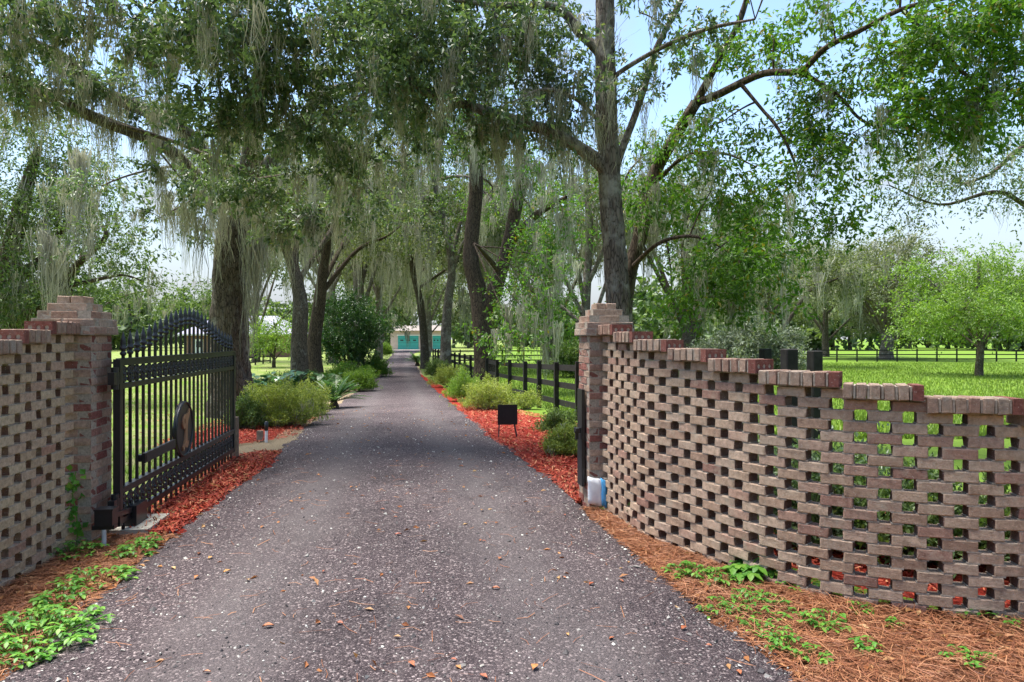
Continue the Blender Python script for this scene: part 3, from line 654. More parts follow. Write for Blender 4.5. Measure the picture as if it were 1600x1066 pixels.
def moss_ribbons(anch, length, nst, spread, width, rng, seg=5):
    width = width*1.2
    A = len(anch); N = A*nst; a = np.repeat(anch, nst, 0); Ls = np.repeat(length, nst)*rng.uniform(0.25, 1.0, N)
    off = rng.normal(0, 1, (N,3))*np.array((spread, spread, spread*0.5)); p0 = a + off
    t = np.linspace(0, 1, seg+1); ph = rng.uniform(0, 6.28, (N,1)); am = rng.uniform(0.02, 0.09, (N,1))*np.minimum(1, Ls[:,None])
    X = p0[:,0:1] - off[:,0:1]*0.7*t + am*np.sin(ph+5*t) + np.cumsum(rng.normal(0, 1, (N,seg+1)), 1)*np.minimum(0.03, 0.006+0.07*Ls[:,None]/seg)
    Y = p0[:,1:2] - off[:,1:2]*0.7*t + am*np.cos(ph*1.7+6*t) + np.cumsum(rng.normal(0, 1, (N,seg+1)), 1)*np.minimum(0.03, 0.006+0.07*Ls[:,None]/seg)
    Z = p0[:,2:3] - Ls[:,None]*t
    w = width*(1.05-0.8*t)[None]*rng.uniform(0.6, 1.4, (N,1)); fa = rng.uniform(-0.9, 0.9, (N,1)); dx = np.cos(fa)*w/2; dy = np.sin(fa)*w/2
    V = np.stack([np.stack([X-dx, Y-dy, Z], -1), np.stack([X+dx, Y+dy, Z], -1)], 2).reshape(N, (seg+1)*2, 3)
    base = np.arange(N)[:,None]*(seg+1)*2; k = np.arange(seg)[None]*2
    Q = np.stack([base+k, base+k+1, base+k+3, base+k+2], -1).reshape(-1,4); return V.reshape(-1,3), Q

def in_ellipsoid(n, rng, shell=0.45):
    d = unit(rng.normal(0,1,(n,3))); return d*(rng.random((n,1))**shell)
class Tree:
    def __init__(s, name, label, cat, base, bark, leaf, seed, group=None):
        s.rng = np.random.default_rng(seed); s.t = thing(name, label, cat, base, 0, group); s.o = np.array(base); s.bark = bark; s.leaf = leaf
        s.br = MB(); s.lv = MB(); s.ms = MB(); s.nodes = []; s.noder = []
    def trunk(s, pts, rad, n=40, sides=28, name='trunk', furrow=0.035, rough=0.07):
        p = catmull(pts, n); r_ = np.interp(np.linspace(0,1,n), np.linspace(0,1,len(rad)), rad)
        V, Q = tube(p - s.o, r_, sides, s.rng, rough, furrow); b = MB(); b.add(V, Q); link(name, b.mesh(name, True), M[s.bark], s.t)
        s.nodes.append(p[n//3 if name == 'trunk' else 2:]); s.noder.append(r_[n//3 if name == 'trunk' else 2:])
    def limb(s, pts, rad, n=26, sides=10): s.trunk(pts, rad, n, sides, 'limb', 0.05, 0.08)
    def branch(s, a, b_, r0, r1, n=6, sides=4, sag=0.12):
        a = np.asarray(a); b_ = np.asarray(b_); m = (a+b_)/2 + s.rng.normal(0, sag, 3)*np.linalg.norm(b_-a)*0.5; m[2] += 0.08*np.linalg.norm(b_-a)
        t = np.linspace(0,1,n)[:,None]; p = (1-t)**2*a + 2*t*(1-t)*m + t*t*b_
        V, Q = tube(p - s.o, np.linspace(r0, r1, n), sides); s.br.add(V, Q); return p
    def cluster(s, c, rad, n, L=0.07, W=0.03, K=16, per=11, moss=0, mlen=(0.3,0.9), mwid=0.010, nst=14, attach=True, shell=0.5, sig=0.24, droop=0.25, mspread=0.07):
        c = np.asarray(c, float); rad = np.asarray(rad, float); rng = s.rng; M_ = max(3, n//per)
        sub = c + in_ellipsoid(M_, rng, shell)*rad
        if attach and s.nodes:
            N = np.concatenate(s.nodes); Rr = np.concatenate(s.noder); k = np.argmin(np.linalg.norm(N - c, axis=1) + 0.4*np.maximum(0, N[:,2]-c[2]))
            r0 = min(Rr[k]*0.6, 0.012+0.012*np.linalg.norm(N[k]-c)); pth = s.branch(N[k], c, r0, r0*0.5, 8, 5)
            for q_ in sub:
                d = np.linalg.norm(pth - q_, axis=1); kk = int(np.argmin(d)); s.branch(pth[kk], q_, r0*0.38, 0.004, 5, 3)
        sp = np.repeat(sub, per, 0) + rng.normal(0, sig, (M_*per,3))*np.array((1,1,0.7)); ax = sp - np.repeat(sub, per, 0) + 0.35*unit(np.repeat(sub - c, per, 0)) + rng.normal(0,.25,(M_*per,3)); ax[:,2] -= droop*0.5
        ln = rng.uniform(0.7,1.3,len(sp))*sig*1.5
        s.lv.add(*(lambda v, q_: (v - s.o, q_))(*sprays(sp, ax, ln, K, L, W, rng, droop)))
        if moss:
            an = sub[rng.integers(0, M_, moss)] + rng.normal(0, sig*0.7, (moss,3)); s.moss_at(an, mlen, nst, mspread, mwid)
    def moss_at(s, an, mlen, nst=14, spread=0.07, width=0.010):
        an = np.asarray(an, float); Ls = s.rng.uniform(mlen[0], mlen[1], len(an))
        V, Q = moss_ribbons(an, Ls, nst, spread, width, s.rng); s.ms.add(V - s.o, Q)
    def moss_limb(s, k, n, mlen, nst=16, spread=0.06, width=0.010, t0=0.05, t1=1.0):
        p = s.nodes[k]; t = s.rng.uniform(t0, t1, n)*(len(p)-1); i = t.astype(int); i = np.minimum(i, len(p)-2); f = (t-i)[:,None]
        s.moss_at(p[i]*(1-f)+p[i+1]*f + s.rng.normal(0, .03, (n,3)), mlen, nst, spread, width)
    def done(s):
        if s.br.n: kind(link('branches', s.br.mesh('branches', True), M[s.bark], s.t), 'stuff')
        if s.lv.n: kind(link('crown', s.lv.mesh('crown'), M[s.leaf], s.t), 'stuff')
        if s.ms.n: kind(link('hanging_moss', s.ms.mesh('hanging_moss'), M['moss'], s.t), 'stuff')
def PX(l): return [P(*a) for a in l]

# ------------------------------------------------------------------ the near trees
# big live oak left of the drive
Y1 = 16.5; b1 = (GX(363,Y1), Y1, tz(Y1)); T = Tree('oak_tree', 'large moss draped live oak behind the gate with limbs reaching left', 'tree', b1, 'bark_oak', 'oak', 11)
T.trunk([(b1[0],Y1,b1[2]-0.2)] + PX([(362,610,Y1),(360,560,Y1),(361,480,Y1),(364,400,Y1),(372,335,Y1),(384,290,Y1)]), [.62,.50,.44,.43,.42,.40,.34,.26], 70, 44, furrow=0.05, rough=0.10)
T.limb(PX([(372,345,16.4),(300,270,15.5),(255,228,14.5),(150,185,12.5),(60,140,11.2),(-40,100,10.2)]), [.19,.15,.12,.10,.085,.05], 34, 14)
T.limb(PX([(376,325,16.4),(290,206,15),(206,164,13.4),(164,145,12.6),(110,98,11.6),(50,65,10.8),(-40,20,10)]), [.18,.15,.12,.11,.09,.07,.04], 34, 14)
T.limb(PX([(384,300,16.5),(440,235,16),(469,197,15.4),(500,150,14.6),(565,135,13.4),(640,120,12.4)]), [.2,.17,.14,.12,.09,.05], 30, 14)
T.limb(PX([(384,300,16.5),(400,180,15.5),(410,60,14),(400,-80,12.5)]), [.22,.17,.13,.08], 24, 12)
T.limb(PX([(410,60,14),(380,-20,12),(330,-60,10),(250,-90,8.5)]), [.12,.09,.07,.04], 20, 10)
for (px,py,Y,rx,rz,ry,n,ms) in [
    (430,110,10.5,95,95,1.5,520,14),(350,190,11,80,75,1.3,360,10),(480,200,11.5,95,75,1.4,420,12),(400,280,12.5,95,48,1.3,330,14),(540,60,11,95,75,1.5,440,8),
    (330,45,10,100,60,1.4,380,22),(210,30,10,90,48,1.4,260,34),(90,25,10,95,40,1.5,260,26),(130,110,11.5,85,30,1.0,150,12),(40,160,11,60,28,.9,110,5),
    (230,150,13,75,35,1.0,170,12),(300,300,14,50,45,1.0,150,12),(450,330,14.5,60,50,1.2,220,14),(560,280,13.5,85,75,1.5,330,14),(620,180,12.5,75,75,1.4,330,10),
    (640,30,11.5,85,55,1.4,330,8),(250,340,15.5,60,32,1.0,90,8),(160,290,15,55,40,1.0,70,6),(30,110,10.5,50,35,1.0,100,6),(-60,60,10,80,60,1.5,160,6),(520,-50,10.5,200,60,2.2,420,0),(250,-70,9.5,200,60,2.0,420,6),(700,-40,11,120,60,2.0,260,0)]:
    k = Y/F; T.cluster(P(px,py,Y), (rx*k, ry, rz*k), int(n*.50), 0.110, 0.047, 16, 11, ms, (0.3,1.2), 0.010, 26, sig=.19, mspread=0.06)
for c_ in [(-4.6,6.5,6.6),(-2.6,5.6,7.0),(-6.6,7.6,6.4)]: T.cluster(c_, (1.5,1.5,.8), 130, 0.10, 0.045, 15, 11)  # unseen leaf clumps above the frame, added to shade the foreground
for k, n in ((1,70),(2,60),(3,26)): T.moss_limb(k, n, (0.25,1.0), 18, 0.07, 0.009)
an = np.array([P(px,py,Y1-0.45) for px, py in [(395,310),(391,330),(402,300),(410,330),(398,345),(405,300),(341,345),(394,360),(413,315),(392,375),(398,392),(408,350)]]); T.moss_at(an, (1.2,3.0), 46, 0.13, 0.013)
T.moss_at(np.array([P(px,py,13.5) for px, py in [(240,215),(250,260),(262,300),(296,330),(245,180),(312,340),(350,320)]]), (0.7,1.7), 40, 0.07, 0.011)
T.done()

# slender tall oak right of the drive, behind the right pillar
Y7 = 11.0; b7 = (GX(967,Y7), Y7, tz(Y7)); T = Tree('oak_tree', 'tall straight grey barked oak rising behind the right pillar', 'tree', b7, 'bark_grey', 'oak', 12)
T.trunk([(b7[0],Y7,b7[2]-0.2)] + PX([(969,560,Y7),(966,480,Y7),(961,400,Y7),(954,300,Y7),(949,200,Y7),(946,100,Y7),(945,0,Y7),(942,-140,Y7),(935,-300,Y7)]), [.28,.22,.19,.18,.172,.163,.153,.142,.125,.10], 110, 52, furrow=0.045, rough=0.05)
T.limb(PX([(950,268,11),(925,245,10.9),(900,228,10.8),(860,205,10.7),(825,195,10.6),(735,166,10.4),(650,140,10.2),(580,118,10)]), [.13,.105,.095,.085,.08,.065,.05,.025], 34, 14)
T.limb(PX([(944,90,11),(928,73,11),(907,52,11),(874,14,10.9),(823,8,10.7),(771,8,10.5),(700,0,10.2)]), [.10,.085,.08,.065,.05,.04,.02], 26, 12)
T.limb(PX([(955,130,11),(970,112,10.9),(1029,77,10.6),(1100,47,10.2),(1180,30,9.8)]), [.05,.04,.035,.03,.015], 20, 8)
T.limb(PX([(962,260,11),(973,230,11),(1001,155,11),(1024,80,11),(1062,5,11),(1090,-60,11)]), [.07,.06,.055,.05,.045,.03], 24, 10)
T.limb(PX([(950,215,11),(935,190,10.8),(900,155,10.5),(850,140,10.1),(800,160,9.8)]), [.05,.035,.03,.025,.01], 20, 8)
for (px,py,Y,rx,rz,ry,n,ms) in [
    (700,120,10.2,85,75,1.3,420,14),(780,60,10.5,75,55,1.2,280,12),(650,60,10,75,60,1.2,300,6),(760,190,10.4,70,48,1.1,260,18),(840,130,10.6,60,60,1.0,150,10),(860,40,10.8,60,45,1.0,120,6),
    (600,150,10,75,50,1.1,260,10),(720,-30,10.5,140,60,1.8,300,0),(890,-30,11,100,50,1.5,160,0),(1000,20,11,60,40,1.0,70,2),(1020,140,11,45,50,.8,60,3),(900,110,10.6,35,60,.7,60,4),(880,200,10.8,50,30,.8,70,14),(1080,60,10.4,50,35,.8,60,1)]:
    k = Y/F; T.cluster(P(px,py,Y), (rx*k, ry, rz*k), int(n*.50), 0.102, 0.044, 16, 11, ms, (0.3,1.0), 0.009, 26, sig=.19, mspread=0.055)
for c_ in [(0.4,7.0,7.2),(1.8,6.0,7.4),(-0.6,5.4,7.6),(0.8,4.2,7.6),(2.6,4.6,7.4),(-1.6,3.6,7.8),(1.6,2.4,7.8)]: T.cluster(c_, (1.4,1.4,.8), 110, 0.10, 0.045, 15, 11)  # out-of-view overhang towards the viewer, added to keep sun off the near drive
T.moss_limb(1, 24, (0.2,0.6), 14, 0.05, 0.007, 0.1, 0.7); T.moss_limb(0, 22, (0.3,0.8), 14, 0.18, 0.008, 0.25, 0.65); T.moss_limb(5, 16, (0.3,0.8), 16, 0.06, 0.008)
T.done()

# leaning tree just behind, bright leaves to the right
Y8 = 12.4; b8 = (GX(968,Y8), Y8, tz(Y8)); T = Tree('water_oak_tree', 'leaning dark stemmed tree with bright green leaves over the right wall', 'tree', b8, 'bark_brown', 'bright', 13)
T.trunk([(b8[0],Y8,b8[2]-0.2)] + PX([(972,520,Y8),(983,430,Y8),(1000,370,Y8),(1018,290,Y8),(1027,262,Y8),(1060,205,12.2),(1088,160,12)]), [.17,.15,.125,.12,.115,.11,.10,.095], 50, 20)
T.limb(PX([(1088,160,12),(1120,100,11.8),(1150,45,11.6),(1166,0,11.5),(1190,-80,11.2)]), [.07,.06,.05,.045,.03], 24, 10)
T.limb(PX([(1088,160,12),(1118,150,11.8),(1190,116,11.2),(1250,111,10.8),(1290,75,10.5),(1340,50,10.2),(1410,14,9.8),(1490,-5,9.4),(1600,-30,9)]), [.07,.065,.055,.048,.042,.036,.03,.025,.018], 36, 12)
T.limb(PX([(1158,132,11.4),(1190,170,11.2),(1215,200,11),(1240,250,10.9),(1250,290,10.8)]), [.035,.03,.025,.02,.01], 18, 7)
T.limb(PX([(1250,111,10.8),(1310,150,10.6),(1350,190,10.4),(1430,215,10.2)]), [.04,.03,.022,.01], 18, 7)
T.limb(PX([(1018,292,12.4),(1070,245,11.6),(1130,240,11),(1180,260,10.6)]), [.04,.03,.02,.01], 16, 7)
T.limb(PX([(985,420,12.4),(1030,380,11.5),(1090,370,10.8),(1150,400,10.3)]), [.045,.035,.025,.012], 16, 7)
T.limb(PX([(1410,14,9.8),(1480,90,9.6),(1540,140,9.4),(1610,170,9.2)]), [.035,.028,.02,.012], 16, 7)
for (px,py,Y,rx,rz,ry,n,ms) in [
    (1040,320,11.8,60,55,.9,120,6),(1110,300,11,70,60,1.0,170,5),(1190,330,10.7,70,65,1.0,190,3),(1270,300,10.6,60,60,.9,170,2),(1160,420,10.5,85,48,1.1,230,3),(1090,430,10.8,75,50,1.0,190,4),
    (1230,190,11,75,55,1.0,180,3),(1330,210,10.4,85,60,1.1,250,4),(1420,180,10.1,80,60,1.1,240,4),(1380,90,10,85,50,1.2,230,2),(1480,60,9.6,90,60,1.2,260,5),(1560,30,9.3,90,60,1.3,280,4),(1300,30,10.4,85,40,1.1,150,1),
    (1480,190,9.8,70,55,1.0,190,6),(1560,140,9.4,60,70,1.0,200,7),(1210,60,11,60,50,1.0,110,1),(1120,60,11.6,55,45,.9,80,1),(1080,110,11.8,45,40,.8,60,1),(1130,190,11.6,50,40,.8,90,2),(1040,230,12,50,40,.8,90,5),(1290,370,10.5,45,40,.7,80,1),(1620,90,9.2,80,90,1.3,220,2),(1400,-50,9.8,200,50,1.8,220,0),(1000,300,12,45,70,.8,110,6),(1180,485,10.2,55,22,.8,70,1),(1050,470,11.2,45,25,.8,70,1)]:
    k = Y/F; T.cluster(P(px,py,Y), (rx*k, ry, rz*k), int(n*.62), 0.098, 0.043, 13, 11, ms, (0.25,0.8), 0.009, 22, sig=.20, mspread=.05)
T.moss_at(np.array([P(1522,150,9.5),P(1520,165,9.5),P(1526,170,9.5),P(1390,170,10.2)]), (0.6,1.1), 40, 0.05, 0.010)
T.done()
# drooping oak branch tips at the right edge belong to a neighbour standing out of frame
Yr = 12.0; br = (11.2, Yr, tz(Yr)); T = Tree('laurel_oak_tree', 'oak at the right picture edge whose thin leafy tips droop against the sky', 'tree', br, 'bark_oak', 'oak', 14)
T.trunk([(11.2,Yr,tz(Yr)-.2),(11.1,Yr,2.0),(10.9,12,5.0),(10.4,12,8.0)], [.34,.27,.23,.12], 30, 20)
T.limb([(10.9,12,5.0)] + PX([(1640,215,12),(1590,235,12),(1550,270,12),(1500,290,11.8)]), [.10,.06,.045,.03,.015], 22, 8)
T.limb([(10.9,12,4.4)] + PX([(1640,330,12.2),(1560,300,12),(1470,320,11.8),(1390,290,11.6)]), [.09,.05,.035,.022,.012], 22, 8)
for (px,py,Y,rx,rz,ry,n,ms) in [(1570,240,12,55,45,.9,90,4),(1500,270,11.8,60,40,.9,100,3),(1440,260,11.7,60,45,.8,90,4),(1580,310,12,45,35,.8,70,3),(1420,320,11.7,50,30,.7,60,2),(1660,260,12,70,80,1.2,140,3),(1380,260,11.6,45,40,.7,60,2)]:
    k = Y/F; T.cluster(P(px,py,Y), (rx*k, ry, rz*k), n, 0.075, 0.032, 11, 11, ms, (0.25,0.6), 0.008, 14)
T.done()

# forked oak right of the drive
Y6 = 30.0; b6 = (GX(757,Y6), Y6, tz(Y6)); T = Tree('forked_oak_tree', 'dark oak forking into two stems right of the drive behind round shrubs', 'tree', b6, 'bark_brown', 'bright', 15)
T.trunk([(b6[0],Y6,b6[2]-0.3)] + PX([(757,570,Y6),(755,530,Y6),(752,495,Y6),(747,455,Y6),(737,415,Y6),(737,370,Y6),(744,300,Y6),(743,240,Y6),(736,170,29.5),(740,60,29)]), [.58,.46,.42,.40,.36,.32,.30,.29,.27,.22,.12], 70, 30)
T.limb(PX([(756,490,Y6),(772,455,Y6),(784,420,Y6),(797,370,Y6),(806,325,Y6),(817,285,Y6)]), [.34,.32,.30,.29,.27,.22], 30, 18)
T.limb(PX([(797,380,Y6),(825,348,29),(850,328,28),(885,308,27)]), [.2,.17,.13,.07], 20, 10)
T.limb(PX([(742,260,Y6),(700,200,30),(660,160,30)]), [.16,.12,.06], 16, 8)
T.limb(PX([(784,430,Y6),(760,400,29),(740,380,27)]), [.12,.09,.05], 14, 8)
for (px,py,Y,rx,rz,ry,n,ms) in [(815,480,26,32,45,1.6,130,8),(840,400,27,50,50,1.6,180,18),(880,340,27,45,45,1.6,150,16),(770,300,34,45,50,1.8,100,20),(720,230,29,60,50,1.8,200,30),(680,160,29,60,50,2,200,24),(760,180,29,60,60,2,200,24),(820,250,28,50,45,1.6,130,26),(800,520,25,40,30,1.4,110,8),(860,460,26,45,45,1.5,140,14),(780,90,29,80,60,2.5,240,16),(830,330,34,40,40,1.4,90,14)]:
    k = Y/F; T.cluster(P(px,py,Y), (rx*k, ry, rz*k), int(n*.62), 0.16, 0.072, 13, 11, ms*2//3, (0.7,2.2), 0.024, 22, sig=0.42, mspread=0.10)
T.done()

# generic moss oaks lining the drive and the paddocks
def oak(label, px, Y, height, spread, tr, bark, leaf, n, moss, seed, L=None, lean=0.0, low=0.25, name='oak_tree', nl=6, mlen=(0.7,2.4), trunkpts=None, group='moss hung trees along the drive', K=13, mw=None):
    rng = np.random.default_rng(seed); x = GX(px, Y); z0 = tz(Y); T = Tree(name, label, 'tree', (x, Y, z0), bark, leaf, seed, group)
    L = L or 0.0042*Y+0.02; mw = mw or 0.0007*Y+0.003
    fork = z0 + height*low
    if trunkpts: pts = [(x,Y,z0-0.3)] + PX(trunkpts); top = pts[-1]
    else: pts = [(x,Y,z0-0.3),(x+lean*.1,Y,z0+0.5),(x+lean*.4,Y+rng.normal(0,.1),z0+height*low*.6),(x+lean,Y,fork),(x+lean*1.5+rng.normal(0,.3),Y,z0+height*.55),(x+lean*1.8,Y,z0+height*.8)]
    T.trunk(pts, np.linspace(tr*1.25, tr*0.4, 7), 40, 20)
    tp = T.nodes[0]; ends = []
    for k in range(nl):
        a = 2*math.pi*(k+rng.random()*.6)/nl; st = tp[int(((0.35 if trunkpts else 0.02)+0.6*k/nl)*(len(tp)-1))]; rr_ = spread*rng.uniform(.7,1.0); e = np.array((x+lean+math.cos(a)*rr_, Y+math.sin(a)*rr_*.8, z0+height*rng.uniform(max(low,.35),.85)))
        m = (st*0.55+e*0.45) + np.array((0,0,height*.06)); T.limb([st, m+rng.normal(0,.2,3), (m+e)/2+rng.normal(0,.25,3), e], [tr*.38, tr*.27, tr*.18, tr*.06], 18, 9); ends += [(m+e)/2, e]
    ends.append(tp[-1]); ends.append(tp[-1]*.6+tp[len(tp)//2]*.4)
    m_ = len(ends)
    for e in ends:
        T.cluster(e, (spread*.42, spread*.42, height*.11), max(24, int(n*.88)//m_), L*1.06, L*0.48, K, 11, max(1, int(moss*.7)//m_) if moss else 0, mlen, mw, 20, sig=0.010*Y+0.13, mspread=0.0028*Y+0.04)
    T.done()
# left row
oak('upright moss hung oak left of the drive, second trunk from the gate', 468, 30, 15, 5.0, .34, 'bark_oak', 'olive', 1500, 150, 21, low=.46, trunkpts=[(468,590,30),(467,540,30),(470,480,30),(464,440,30),(452,400,30),(430,350,29.5),(415,300,29)], mlen=(1,3.4))
oak('dark moss hung oak trunk left of the drive just right of the second trunk', 497, 35, 16, 5.5, .36, 'bark_brown', 'olive', 1500, 150, 22, low=.46, trunkpts=[(494,585,35),(491,540,35),(498,480,35),(504,430,35),(516,350,35),(530,270,34)], mlen=(1,3.4))
oak('moss hung oak farther along the left of the drive behind the camellia', 560, 48, 17, 6.5, .40, 'bark_grey', 'mid', 1500, 140, 23, low=.46, mlen=(1,3.5))
oak('pale moss hung oak at the far left side of the drive', 592, 72, 18, 7.0, .40, 'bark_grey', 'olive', 1200, 110, 24, low=.46, mlen=(1,3.5))
# right row
oak('grey straight trunk oak right of the drive between the cycad and shrubs', 696, 43, 17, 5.5, .31, 'bark_grey', 'mid', 1300, 150, 25, low=.46, trunkpts=[(696,570,43),(697,520,43),(700,470,43),(706,425,43),(698,360,43),(682,300,43),(668,230,42)], mlen=(1,3.6))
oak('slender leaning moss hung oak right of the drive near the cycad', 664, 50, 16, 6.0, .30, 'bark_oak', 'olive', 1300, 150, 26, low=.46, trunkpts=[(664,560,50),(662,520,50),(656,470,50),(645,420,50),(640,350,50),(632,300,50)], mlen=(1,3.6))
oak('moss hung oak at the far right side of the drive near the garage', 668, 84, 18, 8.0, .40, 'bark_grey', 'olive', 1100, 110, 27, low=.46, mlen=(1,3.5))
oak('low crowned tree left of the teal garage door', 598, 112, 14, 6.5, .30, 'bark_grey', 'mid', 700, 60, 28, low=.42, mlen=(1,3))
oak('mossy tree whose low crown hangs before the garage roof', 672, 120, 15, 8.5, .34, 'bark_grey', 'olive', 900, 90, 29, low=.47, mlen=(1,3))
# pasture side
G2 = 'trees standing beyond the paddock fence'
oak('mossy oak beyond the paddock fence left of the tall grey trunk', 858, 52, 17, 7.0, .45, 'bark_grey', 'olive', 1300, 150, 31, mlen=(1,4.0), group=G2)
oak('pale mossy oak in the paddock straight behind the right pillar', 915, 44, 16, 6.5, .40, 'bark_grey', 'mid', 1200, 140, 32, mlen=(1,4.0), group=G2)
oak('wide mossy oak in the pasture above the higher part of the curved wall', 1075, 46, 15, 7.0, .48, 'bark_oak', 'olive', 1500, 210, 33, mlen=(1,4.2), group=G2, low=.2)
oak('mossy oak behind the three dark posts in the pasture', 1205, 54, 13.5, 6.5, .48, 'bark_oak', 'olive', 1400, 150, 34, mlen=(1,3.6), group=G2, low=.2)
oak('broad spreading live oak with thick pale trunk behind the far pasture fence', 1385, 72, 14.0, 9.2, .62, 'bark_grey', 'silverolive', 2600, 150, 35, mlen=(.8,2.4), group=G2, low=.22, nl=9)
oak('fresh lime green young tree standing alone in the open pasture', 1530, 40, 8.2, 4.1, .19, 'bark_oak', 'lime', 2000, 0, 36, name='young_tree', L=.17, group=G2, low=.28, nl=8)
oak('distant rounded tree beyond the pasture between the mossy oak and live oak', 1290, 84, 14.5, 7.0, .40, 'bark_oak', 'olive', 1000, 70, 37, group=G2)
# left yard
G3 = 'trees in the left yard'
T = Tree('oak_tree', 'mossy oak with crooked dark limbs above the left pierced wall', 'tree', (GX(15,22), 22, tz(22)), 'bark_brown', 'mid', 41, G3)
T.trunk([(GX(15,22),22,tz(22)-.3)] + PX([(18,560,22),(14,500,22),(10,450,22),(20,380,22),(40,300,22),(60,230,22)]), [.5,.4,.36,.33,.28,.2,.1], 40, 20)
T.limb(PX([(14,500,22),(61,483,21.5),(90,450,21),(122,413,20.5),(164,372,20),(158,350,20)]), [.2,.16,.13,.10,.07,.04], 24, 10)
T.limb(PX([(12,450,22),(70,400,22),(110,340,22),(150,290,22)]), [.17,.13,.1,.05], 20, 9)
T.limb(PX([(12,440,22),(-30,380,22),(-60,320,21)]), [.17,.13,.07], 16, 9)
T.limb(PX([(90,450,21),(140,440,20.5),(190,430,20),(225,440,19.8)]), [.08,.06,.04,.02], 16, 7)
for (px,py,Y,rx,rz,ry,n,ms) in [(60,260,22,60,50,1.6,170,10),(130,250,22,55,45,1.5,130,8),(30,340,21.5,50,50,1.5,170,18),(120,330,21,50,45,1.4,140,16),(180,380,20,48,35,1.2,100,6),(70,420,21,50,40,1.4,160,16),(200,440,19.8,35,22,1.0,50,3),(20,450,21,50,40,1.4,150,10),(40,200,22,60,35,1.4,110,4),(-60,330,21,60,90,2,240,10),(110,470,21,45,22,1.2,90,5),(40,480,21.5,45,30,1.3,110,4)]:
    k = Y/F; T.cluster(P(px,py,Y), (rx*k, ry, rz*k), n, 0.13, 0.058, 13, 11, ms, (0.6,1.9), 0.018, 16, sig=0.4, mspread=0.12)
T.moss_at(np.array([P(px,py,19.5) for px, py in [(122,240),(118,255),(128,262),(124,280),(115,300),(130,235),(75,370),(82,385),(68,360),(100,390)]]), (1.0,2.6), 44, 0.13, 0.018)
T.done()
oak('olive green tree standing in the yard behind the left wall', 95, 42, 13, 5.5, .35, 'bark_oak', 'mid', 900, 60, 42, group=G3)
oak('lime green sapling beside the house left of the second trunk', 428, 52, 4.2, 2.0, .12, 'bark_oak', 'lime', 420, 0, 43, name='young_tree', L=.17, group=G3, low=.2, nl=5)
oak('tree between the big oak and the house roof in the left yard', 400, 66, 14, 5.5, .35, 'bark_oak', 'mid', 800, 50, 44, group=G3)
oak('taller olive tree beyond the second and third left trunks', 520, 62, 19, 6.5, .4, 'bark_grey', 'olive', 1000, 100, 45, group=G3)

# far woodland, one mass
rng = np.random.default_rng(77); mb = MB(); tk = MB()
for k in range(170):
    if k < 110: a = -1.15 + 2.3*(k+rng.random())/110; d = rng.uniform(115, 185); cx_, cy_ = math.sin(a)*d*1.25, math.cos(a)*d*0.95+20
    else: a = 1.3 + 3.68*(k-110+rng.random())/60; d = rng.uniform(26, 44); cx_, cy_ = math.sin(a)*d*1.5, math.cos(a)*d - 2      # unseen trees added behind the viewer to dim the low light from there
    if -26 < cx_ < -12 and 110 < cy_ < 170: continue
    hh = rng.uniform(8, 14); w_ = rng.uniform(4.5, 7.5)
    tk.add(*tube([(cx_,cy_,-1),(cx_+rng.normal(0,.3),cy_,hh*.5),(cx_,cy_,hh*.8)], [.4,.3,.1], 6))
    c = np.array((cx_,cy_,hh*.52)); sub = c + in_ellipsoid(24, rng, .4)*np.array((w_,w_*.8,hh*.48)); sp = np.repeat(sub, 7, 0)+rng.normal(0,.9,(24*7,3))
    mb.add(*sprays(sp, sp-np.repeat(sub,7,0), 1.5, 5, 1.5, 0.95, rng))
wd = kind(link('far_woodland', mb.mesh('far_woodland'), M['woods']), 'stuff', 'continuous belt of distant woodland behind yard and pasture'); wd['category'] = 'woodland'
kind(link('trunks', tk.mesh('trunks', True), M['bark_oak'], wd), 'stuff')

# ------------------------------------------------------------------ house and garage
hx, hy = GX(372, 82), 82.0; hs = thing('house', 'brick house with grey violet hip roof glimpsed beside the big oak', 'house', (hx, hy, tz(82)))
def hbox(name, c, d, m, parent=hs):
    b = MB(); b.box(c, d); return link(name, b.mesh(name), M[m], parent)
hbox('wall', (0,3,1.35), (12.5,6,2.7), 'housebrick')
b = MB(); e, ov = 6.9, 3.6
b.add([(-e,-.6,2.7),(e,-.6,2.7),(e,6.6,2.7),(-e,6.6,2.7),(-e+3.4,3,4.9),(e-3.4,3,4.9),(e-3.4,3.01,4.9),(-e+3.4,3.01,4.9)], [(0,1,5,4),(1,2,6,5),(2,3,7,6),(3,0,4,7),(3,2,1,0)]); link('roof', b.mesh('roof'), M['roofgrey'], hs)
hbox('fascia', (0,-.62,2.62), (13.8,.04,.2), 'white')
d_ = hbox('door', (-4.6,-.03,1.05), (1.1,.08,2.1), 'white'); hbox('pane', (-4.6,-.085,1.5), (.5,.03,.7), 'glass', d_)
for x in (-1.6, 2.4): w_ = hbox('window', (x,-.03,1.5), (1.4,.08,1.2), 'white'); hbox('pane', (x,-.085,1.5), (1.2,.03,1.0), 'glass', w_)
gx, gy = GX(650,138), 138.0; gr = thing('garage', 'pink beige garage with teal doors at the far end of the drive', 'garage', (gx, gy, tz(138)))
k_ = gy/F
def gxl(px): return (px-650)*k_
hbox('wall', (0.3,4,1.9), (10.6,8,3.8), 'stucco', gr)
